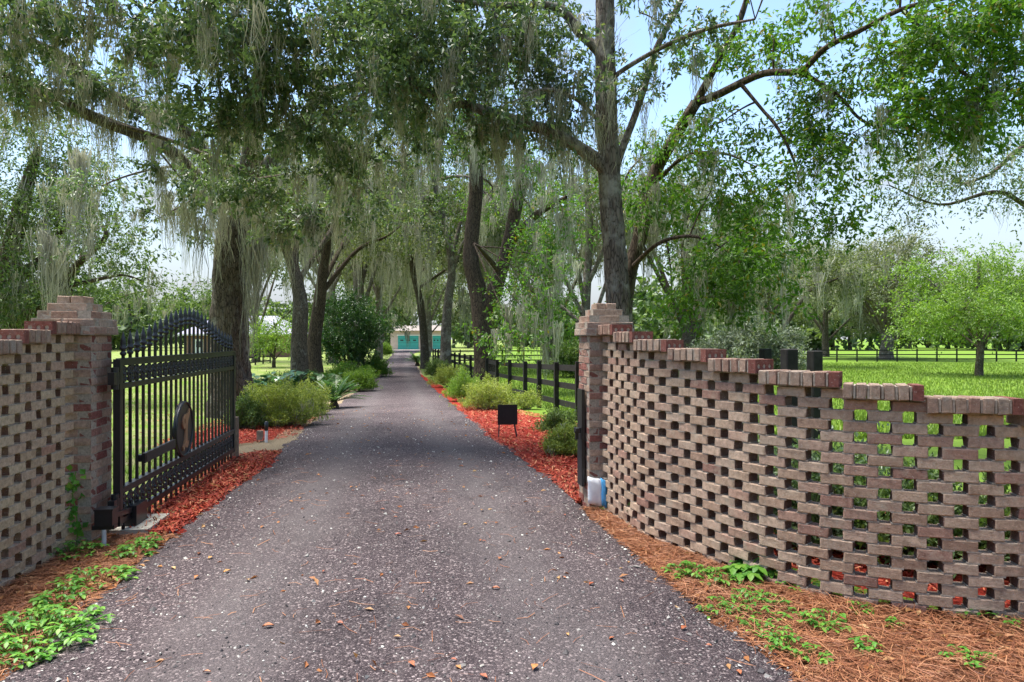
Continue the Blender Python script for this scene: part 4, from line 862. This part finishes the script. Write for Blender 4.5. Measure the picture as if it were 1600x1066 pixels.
b = MB(); b.add([(-6.0,-.8,3.75),(6.0,-.8,3.75),(6.0,8.8,3.75),(-6.0,8.8,3.75),(-4,4,4.9),(4,4,4.9)], [(0,1,5,4),(2,3,4,5),(3,2,1,0)]); b.add([(6.0,-.8,3.75),(6.0,8.8,3.75),(4,4,4.9),(4,4,4.9)], [(0,1,2,3)]); b.add([(-6.0,8.8,3.75),(-6.0,-.8,3.75),(-4,4,4.9),(-4,4,4.9)], [(0,1,2,3)]); link('roof', b.mesh('roof'), M['roofbrown'], gr)
for x0, x1 in ((622,654),(676,692)):
    xc = (gxl(x0)+gxl(x1))/2; w_ = gxl(x1)-gxl(x0); d_ = hbox('garage_door', (xc,-.05,1.4), (w_,.12,2.7), 'teal', gr)
    for q_ in (-1,0,1): hbox('pane', (xc+q_*w_*.31,-.125,1.85), (w_*.15,.03,.24), 'glass', d_)
    for z in (.75,1.4,2.15): hbox('panel_groove', (xc,-.118,z), (w_*.98,.012,.03), 'glass', d_)
    hbox('door_trim', (xc,-.03,2.86), (w_+.5,.08,.2), 'white', gr)
b = MB(); b.box((0,-1.6,.02), (14,3,.06)); kind(link('garage_apron', b.mesh('apron'), M['concrete'], None, (gx, gy, tz(138)+.03)), 'structure')

# ------------------------------------------------------------------ shrubs and bed plants
def shrub(label, px, base, wpx, hpx, leaf, n, seed, name='shrub', L=0.035, twigs=70, K=10, group=None, top_bias=0.6, W=None, mossy=0):
    x, Y = G(px, base); k = Y/F; w_, h_ = wpx*k/2, hpx*k; z0 = tz(Y); rng = np.random.default_rng(seed); n = int(n*1.9); L *= 1.2
    T = Tree(name, label, 'shrub', (x,Y,z0), 'bark_grey', leaf, seed, group); tw = MB()
    dirs = unit(rng.normal(0,1,(n,3))); dirs[:,2] = np.abs(dirs[:,2])
    rr = rng.random((n,1))**0.33; lump = 1+0.26*np.sin(dirs[:,0:1]*6+seed)*np.cos(dirs[:,2:3]*5+seed)+0.16*np.sin(dirs[:,1:2]*9+seed*2)+0.12*np.sin(dirs[:,2:3]*11)+np.where(rng.random((n,1))<.12, rng.random((n,1))*.28, 0)
    c = dirs*rr*lump*np.array((w_, w_*0.8, h_*(1-.22))) + np.array((0,0,h_*.2*top_bias))
    c[:,2] = np.maximum(c[:,2], 0.05)
    ax = dirs*0.6 + np.array((0,0,0.6)) + rng.normal(0,.3,(n,3))
    T.lv.add(*sprays(c, ax, rng.uniform(.06,.14,n)*max(1,L/0.035), K, L, W or L*.42, rng, -0.15))
    for q_ in range(twigs):
        e = c[rng.integers(0,n)]; s_ = np.array((rng.normal(0,.12*w_), rng.normal(0,.12*w_), -0.02)); m = (s_+e)/2+rng.normal(0,.05,3); t = np.linspace(0,1,6)[:,None]
        tw.add(*tube((1-t)**2*s_+2*t*(1-t)*m+t*t*e, np.linspace(.009,.003,6), 4))
    link('stems', tw.mesh('stems', True), M['twig'], T.t)['kind'] = 'stuff'
    if mossy: T.moss_at(np.array((x,Y,z0)) + c[rng.integers(0,n,mossy)], (.15,.4), 12, .05, .007)
    T.done()
GS = 'shrubs along the left bed'; GR = 'shrubs along the right bed'
shrub('large yellow green azalea with grey stems left of the drive behind the stake light', 436, 667, 124, 72, 'azalea', 1500, 101, 'azalea_shrub', twigs=200, group=GS, mossy=30)
shrub('green azalea shrub pressed against the far end of the open gate', 384, 672, 56, 54, 'mid', 520, 102, 'azalea_shrub', twigs=90, group=GS, mossy=10)
shrub('yellow green azalea shrub right of the large azalea, close to the drive', 484, 650, 62, 54, 'azalea', 560, 103, 'azalea_shrub', twigs=90, group=GS, mossy=10)
shrub('low bright green shrub beside the drive beyond the spiky cycad', 560, 613, 54, 36, 'lime', 480, 104, L=.06, twigs=30, group=GS)
shrub('green hedge like shrub under the camellia at the drive edge', 585, 590, 46, 30, 'bright', 420, 105, L=.08, twigs=20, group=GS)
shrub('bushy green shrub filling the bed beneath the camellia tree', 545, 598, 80, 30, 'bright', 500, 106, L=.07, twigs=20, group=GS)
shrub('low green shrub below the second left trunk', 455, 606, 90, 24, 'mid', 420, 107, L=.06, twigs=20, group=GS)
shrub('small yellow bush far left of the drive before the garage', 601, 556, 22, 18, 'lime', 220, 108, L=.16, twigs=6, group=GS)
shrub('round yellow green shrub behind the black sign in the right bed', 762, 641, 84, 50, 'azalea', 900, 111, 'azalea_shrub', twigs=140, group=GR, mossy=14)
shrub('bright green rounded shrub touching the drive left of the round shrub', 725, 628, 56, 50, 'lime', 640, 112, L=.04, twigs=50, group=GR)
shrub('pale olive shrub farther up the right bed below the grey trunk', 700, 606, 50, 36, 'azalea', 480, 113, L=.05, twigs=40, group=GR)
shrub('small green shrub at the foot of the leaning oak, right bed', 681, 590, 36, 28, 'mid', 320, 114, L=.07, twigs=20, group=GR)
shrub('low green shrub in the red mulch just left of the right pillar', 886, 712, 66, 44, 'azalea', 620, 115, 'azalea_shrub', twigs=110, group=GR, mossy=16)
shrub('loose green shrub by the board fence behind the pillar shrub', 872, 676, 56, 34, 'mid', 300, 116, L=.04, twigs=70, group=GR)
shrub('sparse pale shrub under the board fence right of the round shrub', 822, 640, 46, 30, 'azalea', 200, 117, twigs=60, group=GR)
shrub('silvery grey green thicket in the pasture behind the dark posts', 1185, 590, 150, 92, 'silver', 1500, 118, 'thicket', L=.16, twigs=40, K=9)
shrub('second silvery thicket with gaps below the mossy pasture oak', 1120, 590, 110, 55, 'silver', 800, 119, 'thicket', L=.15, twigs=30, K=9)
shrub('green understorey bush in the paddock behind the round shrub', 900, 590, 90, 60, 'mid', 560, 120, L=.14, twigs=20)
shrub('green bush right behind the curved wall under the bright leaves', 1100, 640, 110, 50, 'mid', 700, 122, L=.07, twigs=60)

def behind(label, x, Y, w, h, leaf, n, seed):
    shrub(label, CX+F*x/Y, HY+F*(H-tz(Y))/Y, w*F/Y, h*F/Y, leaf, n, seed, twigs=90, L=.05, group='shrubs behind the curved wall')
behind('dark shrub close behind the curved wall by the right pillar', 1.75, 6.4, 1.1, .95, 'oak', 420, 131)
behind('dark shrub behind the middle of the curved wall', 2.35, 5.6, 1.2, .85, 'oak', 460, 132)
behind('grey stemmed shrub behind the wall below the three dark posts', 2.95, 5.2, 1.1, .72, 'mid', 380, 133)
behind('low green shrub behind the right end of the curved wall', 3.75, 5.05, 1.2, .62, 'mid', 380, 134)
def rosette(label, px, base, hpx, leaf, seed, n=26, name='cycad', arch=0.9, pinn=16, group=None, trunk=True):
    x, Y = G(px, base); k = Y/F; h_ = hpx*k; z0 = tz(Y); rng = np.random.default_rng(seed); t = thing(name, label, 'plant', (x,Y,z0), 0, group)
    if trunk:
        b = MB(); b.add(*tube([(0,0,-.05),(0,0,.1*h_),(0,0,.25*h_)], [.14*h_,.13*h_,.06*h_], 10, rng, .1, .1)); link('stem', b.mesh('stem', True), M['bark_brown'], t)
    for q_ in range(n):
        a = rng.uniform(0, 6.283); tilt = rng.uniform(.25, 1.25); L = h_*rng.uniform(.85,1.15); s_ = np.linspace(0,1,pinn)
        ho = L*(np.sin(tilt)*s_ + .1*s_**2); up = .18*h_ + L*(np.cos(tilt)*s_ - arch*.35*s_**2)
        c = np.stack([np.cos(a)*ho, np.sin(a)*ho, up], 1); tg = unit(np.gradient(c, axis=0)); sd = np.array((-math.sin(a), math.cos(a), 0))
        b = MB(); b.add(*tube(c, np.linspace(.012,.004,pinn)*h_, 3))
        for sgn in (-1,1):
            d = tg*.45 + sd*sgn + np.array((0,0,.25)); ll = L*.22*np.sin(np.pi*(0.08+.9*s_))+.01
            b.add(*leafquads(c, d, np.tile((0,0,1.),(pinn,1)), ll, ll*.17+.004*h_))
        link('frond', b.mesh('frond'), M[leaf], t)
rosette('spiky dark green cycad beside the drive right of the azaleas', 522, 640, 60, 'deep', 201, 30)
rosette('dark cycad at the foot of the leaning oak on the right of the drive', 652, 572, 26, 'deep', 202, 22)
def bigleaf(label, px, base, wpx, hpx, leaf, seed, n=60, group=None, name='philodendron', L=.28):
    x, Y = G(px, base); k = Y/F; rng = np.random.default_rng(seed); t = thing(name, label, 'plant', (x,Y,tz(Y)), 0, group); st = MB()
    for q_ in range(n):
        s_ = np.array((rng.normal(0,wpx*k*.22), rng.normal(0,wpx*k*.16), 0)); e = s_ + np.array((rng.normal(0,.14), rng.normal(0,.14), hpx*k*rng.uniform(.45,1.0)))
        st.add(*tube([s_, (s_+e)/2+rng.normal(0,.02,3), e], [.009,.007,.005], 4))
        d = np.array((rng.normal(0,1), rng.normal(0,1), -.25)); b = MB(); d /= np.linalg.norm(d); sd = np.cross(d,(0,0,1)); sd /= np.linalg.norm(sd); l = L*rng.uniform(.7,1.2)
        pts = []; prof = [(0,.0),(.15,.34),(.35,.42),(.6,.33),(.82,.18),(1,.0)]
        V = []
        for u_, w_ in prof:
            ce = e + d*l*u_ + np.array((0,0,-.18*l*u_*u_)); V += [ce - sd*w_*l + np.array((0,0,.10*l*w_)), ce, ce + sd*w_*l + np.array((0,0,.10*l*w_))]
        Q = [(3*i,3*i+1,3*i+4,3*i+3) for i in range(5)] + [(3*i+1,3*i+2,3*i+5,3*i+4) for i in range(5)]
        b.add(V, Q); link('leaf', b.mesh('leaf', True), M[leaf], t)
    link('stalks', st.mesh('stalks', True), M['deep'], t)['kind'] = 'stuff'
bigleaf('broad leaved blue green plant at the foot of the big oak', 408, 625, 70, 42, 'blue', 301, 70)
bigleaf('broad leaved blue green plant below the second left trunk', 462, 612, 66, 34, 'blue', 302, 60)
bigleaf('broad leaved dark green plant between the third trunk and the cycad', 508, 612, 56, 30, 'deep', 303, 50)

# camellia tree, left of the drive
x, Y = G(545, 590); T = Tree('camellia_tree', 'dense dark green round camellia tree left of the drive', 'tree', (x,Y,tz(Y)), 'bark_grey', 'deep', 51)
k = Y/F
for q_ in range(5): T.limb([(x,Y,tz(Y)-.1), P(545+(q_-2)*7,560,Y), P(545+(q_-2)*18,530,Y+(q_%2)*.5), P(545+(q_-2)*26,500,Y)], [.09,.07,.05,.03], 14, 8)
for (px,py,rx,rz,n) in [(540,500,48,36,330),(515,530,34,28,200),(570,525,36,34,240),(545,550,52,20,200),(555,475,32,22,150),(525,480,30,24,150),(585,500,26,26,130)]:
    T.cluster(P(px,py,Y+T.rng.normal(0,.4)), (rx*k, 1.2, rz*k), n, .15, .07, 12, 11, 0, sig=.3)
T.done()

# ------------------------------------------------------------------ loose ground stuff
rng = np.random.default_rng(9)
def zon(x, y, lift): return terrain(y)+lift
def drive_z(x, y):
    a, b_ = dl(y), dr(y); t = (x-a)/(b_-a); return terrain(y)+0.03+0.03*(1-(2*t-1)**2)
# pebbles pressed into the drive
n = 15000; y = 2.6+ (rng.random(n)**1.9)*13; tt = rng.random(n); e = rng.random(n) < .22
tt = np.where(e, np.where(rng.random(n) < .5, np.abs(rng.normal(0,.05,n))-.008, 1.008-np.abs(rng.normal(0,.05,n))), tt)
x = dl(y)+(dr(y)-dl(y))*tt; z = drive_z(x,y)
z = np.where((tt < 0.02) | (tt > .98), terrain(y)+0.028, z); s = np.exp(rng.normal(-5.3,.45,n))*np.where(e,1.25,1)
oc = np.array([(1,0,0),(0,1,0),(-1,0,0),(0,-1,0),(0,0,.7),(0,0,-.7)]); ang = rng.uniform(0,6.28,n); ca, sa = np.cos(ang), np.sin(ang)
el = rng.uniform(.55,1.0,n); V = np.empty((n,6,3)); jit = rng.normal(0,.22,(n,6,3)); o_ = oc[None]+jit
ox_, oy_ = o_[...,0], o_[...,1]*el[:,None]
V[...,0] = x[:,None]+(ox_*ca[:,None]-oy_*sa[:,None])*s[:,None]; V[...,1] = y[:,None]+(ox_*sa[:,None]+oy_*ca[:,None])*s[:,None]; V[...,2] = z[:,None]+(o_[...,2]+.15)*s[:,None]
Q = np.array([(0,1,4),(1,2,4),(2,3,4),(3,0,4),(1,0,5),(2,1,5),(3,2,5),(0,3,5)]); Q = (np.arange(n)[:,None,None]*6+Q[None]).reshape(-1,3)
po = kind(link('gravel', mesh_np('gravel', V.reshape(-1,3), Q), M['pebble']), 'stuff', 'pale and dark loose pebbles scattered over the driveway')
def sticks(n, xy, zf, L, W, rng, tilt=.18, curve=.12):
    x, y = xy; a = rng.uniform(0,6.283,n); el = rng.normal(0,tilt,n); d = np.stack([np.cos(a)*np.cos(el), np.sin(a)*np.cos(el), np.sin(el)],1); l = rng.uniform(*L,n); w = rng.uniform(*W,n)
    sd = np.stack([-np.sin(a), np.cos(a), rng.normal(0,.5,n)],1); sd = unit(sd); c = np.stack([x,y,zf+np.abs(d[:,2])*l/2],1); mid = c + sd*(rng.normal(0,curve,n)*l)[:,None]
    p0 = c-d*l[:,None]/2; p2 = c+d*l[:,None]/2; h = (sd*w[:,None]/2)
    V = np.stack([p0-h,p0+h,mid-h,mid+h,p2-h,p2+h],1); b = np.arange(n)[:,None]*6
    return V.reshape(-1,3), np.concatenate([b+np.array([[0,1,3,2]]), b+np.array([[2,3,5,4]])])
# red mulch chips
mb = MB()
def chips(n, yl, lf, rf, pw=1.0):
    y = yl[0]+(yl[1]-yl[0])*rng.random(n)**pw; x = lf(y)+(rf(y)-lf(y))*rng.random(n); mb.add(*sticks(n, (x,y), terrain(y)+.022+rng.random(n)*.022, (.025,.085), (.006,.014), rng, .3, .06))
chips(15000, (6.95,20), lambda y: dr(y)-.06, lambda y: np.interp(y, rby, rbx), 1.5)
chips(7000, (5.9,10.3), lambda y: np.interp(y, lby, lbx), lambda y: dl(y)+.04)
chips(7000, (10.75,16.5), lambda y: np.interp(y, l2y, l2x), bed2r)
chips(6000, (4.3,8), lambda y: wallx(y)+.12, lambda y: np.interp(y,[4.2,6,8.6],[6.5,4.2,2.6]))
kind(link('mulch_chips', mb.mesh('mulch_chips'), M['chip']), 'stuff', 'shredded red bark mulch covering the beds')
# pine straw
mb = MB()
n = 24000; y = 2.6+4.1*rng.random(n)**1.1; l_ = dr(y)-.06; r_ = np.where(y < 4.2, 4.2, wallx(y)-.06); x = l_+(r_-l_)*rng.random(n); mb.add(*sticks(n, (x,y), terrain(y)+.024+rng.random(n)*.02, (.07,.19), (.0025,.0045), rng, .10, .10))
n = 9000; y = 2.8+3.0*rng.random(n); r_ = dl(y)+.05; l_ = np.interp(y,[2.8,4.6,5.9],[-4.6,-3.32,-3.4]); x = l_+(r_-l_)*rng.random(n); mb.add(*sticks(n, (x,y), terrain(y)+.024+rng.random(n)*.02, (.06,.16), (.0025,.0045), rng, .10, .10))
n = 500; y = 2.8+7*rng.random(n)**1.4; x = dl(y)+(dr(y)-dl(y))*rng.random(n); mb.add(*sticks(n, (x,y), drive_z(x,y)+.008, (.05,.18), (.002,.004), rng, .02, .10))
kind(link('pine_straw', mb.mesh('pine_straw'), M['needle']), 'stuff', 'brown pine needles strewn before the walls')
mb = MB()
def deadleaves(n, x, y, z):
    d = rng.normal(0,1,(n,3)); d[:,2] *= .2; nr = rng.normal(0,.35,(n,3)); nr[:,2] += 1; s_ = rng.uniform(.035,.075,n); mb.add(*leafquads(np.stack([x,y,z],1), d, nr, s_, s_*.45, .2))
n = 900; y = 2.8+3.0*rng.random(n); x = np.interp(y,[2.8,4.6,5.9],[-4.6,-3.32,-3.4]); x = x+(dl(y)+.1-x)*rng.random(n); deadleaves(n, x, y, terrain(y)+.04)
n = 900; y = 2.6+4.0*rng.random(n); x = dr(y)-.1; x = x+(np.where(y<4.2,4.2,wallx(y)-.06)-x)*rng.random(n); deadleaves(n, x, y, terrain(y)+.04)
n = 260; y = 2.8+16*rng.random(n)**1.2; x = dl(y)+(dr(y)-dl(y))*rng.random(n); deadleaves(n, x, y, drive_z(x,y)+.006); 
n = 700; y = 7+13*rng.random(n); x = dr(y)+.05; x = x+(np.interp(y, rby, rbx)-x)*rng.random(n); deadleaves(n, x, y, terrain(y)+.05)
n = 260; y = 6+4.2*rng.random(n); x = np.interp(y, lby, lbx); x = x+(dl(y)-x)*rng.random(n); deadleaves(n, x, y, terrain(y)+.05)
n = 1600; y = 7+14*rng.random(n); x = -4.0-9*rng.random(n); deadleaves(n, x, y, terrain(y)+.03)
kind(link('leaf_litter', mb.mesh('leaf_litter'), M['deadleaf']), 'stuff', 'dry brown leaves littering beds, drive and yard')
# the larger fallen leaves on the drive, each its own thing
def fallen():
    out = []
    for s_ in range(4):
        r = random.Random(s_); prof = [(0,.02),(.12,.10),(.3,.22),(.5,.26),(.7,.2),(.88,.1),(1,.01)]; V = []
        for u_, w_ in prof:
            cz = .12*math.sin(u_*3.0)+r.uniform(-.02,.02); V += [(u_-.5, -w_*r.uniform(.8,1.2), cz+.10+r.uniform(0,.08)), (u_-.5, 0, cz), (u_-.5, w_*r.uniform(.8,1.2), cz+.08+r.uniform(0,.1))]
        b = MB(); b.add(V, [(3*i,3*i+1,3*i+4,3*i+3) for i in range(6)]+[(3*i+1,3*i+2,3*i+5,3*i+4) for i in range(6)]); me = b.mesh('fallen_leaf', True); me.materials.append(M['deadleaf2']); out.append(me)
    return out
m, nt, bb = mat('dry_fallen_leaf'); oi = nd(nt, 'ShaderNodeObjectInfo')
nt.links.new(mixc(nt, 1.0, ramp(nt, oi.outputs['Random'], [(0,(.28,.07,.03)),(.4,(.42,.15,.05)),(.8,(.5,.26,.08)),(1,(.36,.10,.07))]), ramp(nt, noise(nt, geopos(nt), 60, 4), [(.3,(.6,.6,.6)),(.7,(1.2,1.2,1.2))]), 'MULTIPLY'), bb.inputs['Base Color']); bb.inputs['Roughness'].default_value = .6; M['deadleaf2'] = m
FL = fallen(); r = random.Random(8)
for k_ in range(44):
    y = 3.2+6.5*r.random()**1.5; x = float(dl(y)+.2+(dr(y)-dl(y)-.4)*r.random())
    o = link('fallen_leaf', FL[k_%4], None, None, (x, y, float(drive_z(x,y))+.006), r.uniform(0,6.28)); s_ = r.uniform(.03,.062); o.scale = (s_,s_,s_); tag(o, 'dry orange brown fallen leaf lying on the grey gravel drive', 'leaf', 'larger fallen leaves on the drive')
# grass blades
def blades(n, x, y, hh, ww):
    a = rng.uniform(0,6.283,n); h_ = rng.uniform(.5,1.2,n)*hh; w = rng.uniform(.6,1.3,n)*ww; z = terrain(y); ln = rng.normal(0,.35,(n,2))*h_[:,None]; dx, dy = np.cos(a)*w/2, np.sin(a)*w/2
    V = np.stack([np.stack([x-dx,y-dy,z-.01],1), np.stack([x+dx,y+dy,z-.01],1), np.stack([x+ln[:,0],y+ln[:,1],z+h_],1)],1); return V.reshape(-1,3), np.arange(n*3).reshape(n,3)
Vs, Qs, off = [], [], 0
def addb(n, x, y, hh, ww):
    global off
    v, q = blades(n, x, y, hh, ww); Vs.append(v); Qs.append(q+off); off += len(v)
n = 110000; y = 12+50*rng.random(n)**1.5; x = np.interp(y, [12,15.5,21.5,34,58,64], [2.2,1.6,.5,-1.9,-6,-7]) + rng.random(n)*(8+y*.85); addb(n, x, y, .13, .018+.0006*y)
n = 45000; y = 7+30*rng.random(n)**1.4; x = -4.3-.12*(y-7)-rng.random(n)*(5+y*.35); keep = (y < 10.8) | (x < -7.5); addb(int(keep.sum()), x[keep], y[keep], .07, .012)
kind(link('grass', mesh_np('grass', np.concatenate(Vs), np.concatenate(Qs)), M['grass']), 'stuff', 'bright green grass blades of pasture and yard')

# ------------------------------------------------------------------ weeds
def weed(label, px, py, rad, n, L, seed, group=None, h=.12, five=False):
    n = int(n*1.6); L *= .95; rad *= 1.15
    x, Y = G(px, py); rng = np.random.default_rng(seed); t = thing('weed', label, 'weed', (x, Y, .02), 0, group); st = MB(); lv = MB()
    for q_ in range(n):
        a = rng.uniform(0,6.28); rr = rad*math.sqrt(rng.random()); s_ = np.array((math.cos(a)*rr*.55, math.sin(a)*rr*.55, 0)); e = np.array((math.cos(a)*rr, math.sin(a)*rr, h*rng.uniform(.35,1)*(1.15-.6*rr/rad)))
        st.add(*tube([s_, s_*.4+e*.6+(0,0,.01), e], [.0025,.002,.0015], 4)); kf = 5 if five else 3
        b0 = rng.uniform(0,6.28)
        for f_ in range(kf):
            aa = b0 + f_*2*math.pi/kf*(1 if five else .75); d = np.array((math.cos(aa), math.sin(aa), rng.uniform(-.35,.1))); d /= np.linalg.norm(d); sd = np.cross(d,(0,0,1)); l = L*rng.uniform(.7,1.15); V = []
            for u_, w_ in ((0,.02),(.25,.22),(.5,.30),(.75,.2),(1,.0)):
                ce = e+d*l*u_+np.array((0,0,-.2*l*u_*u_)); V += [ce-sd*w_*l+np.array((0,0,.12*l*w_*2)), ce, ce+sd*w_*l+np.array((0,0,.12*l*w_*2))]
            lv.add(V, [(3*i,3*i+1,3*i+4,3*i+3) for i in range(4)]+[(3*i+1,3*i+2,3*i+5,3*i+4) for i in range(4)])
    link('stems', st.mesh('stems', True), M['weed'], t)['kind'] = 'stuff'; link('leaves', lv.mesh('leaves', True), M['weed'], t)['kind'] = 'stuff'
weed('largest leafy green weed clump at the lower left edge of the drive', 42, 1010, .34, 150, .042, 401, h=.14)
weed('green weed patch just above the large lower left clump', 95, 950, .14, 26, .045, 402, h=.12)
weed('green weeds in the pine straw halfway to the left pillar', 150, 915, .22, 40, .042, 403, h=.10)
weed('green weeds at the drive edge below the gate opener', 205, 872, .16, 30, .045, 404, h=.10)
weed('small weeds at the foot of the left pierced wall', 120, 872, .18, 26, .045, 405, h=.12)
weed('yellow green seedlings beside the concrete pad', 232, 856, .10, 14, .04, 406, h=.10)
weed('five leafed creeper at the foot of the curved wall', 1172, 908, .15, 16, .09, 407, h=.15, five=True)
weed('green weed patch at the drive edge below the curved wall', 1078, 905, .15, 34, .038, 408, h=.10)
weed('green weeds left of the five leafed creeper', 1125, 915, .15, 30, .038, 409, h=.10)
weed('low green weeds in pine straw below the five leafed creeper', 1175, 955, .22, 44, .036, 410, h=.08)
weed('green weed clump lower right at the drive corner', 1222, 1018, .09, 16, .034, 411, h=.08)
weed('weed trailing in the straw right of the drive corner', 1290, 985, .13, 24, .036, 412, h=.09)
weed('small weed alone in the straw near the bottom right', 1352, 1020, .07, 12, .036, 413, h=.07)
weed('tiny weeds at the bottom right corner of the straw', 1520, 1040, .12, 14, .032, 414, h=.06)
weed('small weed under the right end of the curved wall', 1545, 972, .14, 14, .035, 415, h=.07)
weed('single small weed sprig in the middle of the right straw', 1400, 985, .05, 8, .03, 416, h=.06)
weed('weed patch by the drive edge left of the low weeds', 1128, 965, .12, 16, .032, 418, h=.07)
weed('weeds in straw right of the five leafed creeper', 1245, 925, .14, 18, .034, 419, h=.08)
weed('weed runner at the drive corner above the bottom edge clump', 1195, 995, .12, 16, .032, 420, h=.07)
weed('small bright weed sprig right of the trailing weed', 1345, 960, .07, 10, .03, 421, h=.06)
weed('lowest weed sprig at the bottom edge right of centre', 1270, 1035, .08, 12, .034, 422, h=.07)
weed('weed tuft at the foot of the right pillar below the pouch', 941, 800, .08, 14, .04, 417, h=.12)
# vine climbing where the left wall meets its pillar
x, Y = -3.40, 5.50; t = thing('climbing_vine', 'green leafy vine climbing the left pillar beside the cream wall', 'vine', (x, Y, 0)); rng2 = np.random.default_rng(5); st = MB(); c_ = catmull([(0,0,0.0),(.02,-.03,.25),(-.02,-.02,.45),(.01,-.03,.62)], 20); st.add(*tube(c_, .004, 5)); link('stem', st.mesh('stem', True), M['weed'], t)
c = c_[rng2.integers(4,20,46)] + rng2.normal(0,.025,(46,3)); b = MB(); b.add(*leafquads(c, rng2.normal(0,1,(46,3))+np.array((0,-.5,-.3)), rng2.normal(0,.4,(46,3))+np.array((.3,-1,.5)), .06, .05)); link('leaves', b.mesh('leaves'), M['weed'], t)['kind'] = 'stuff'
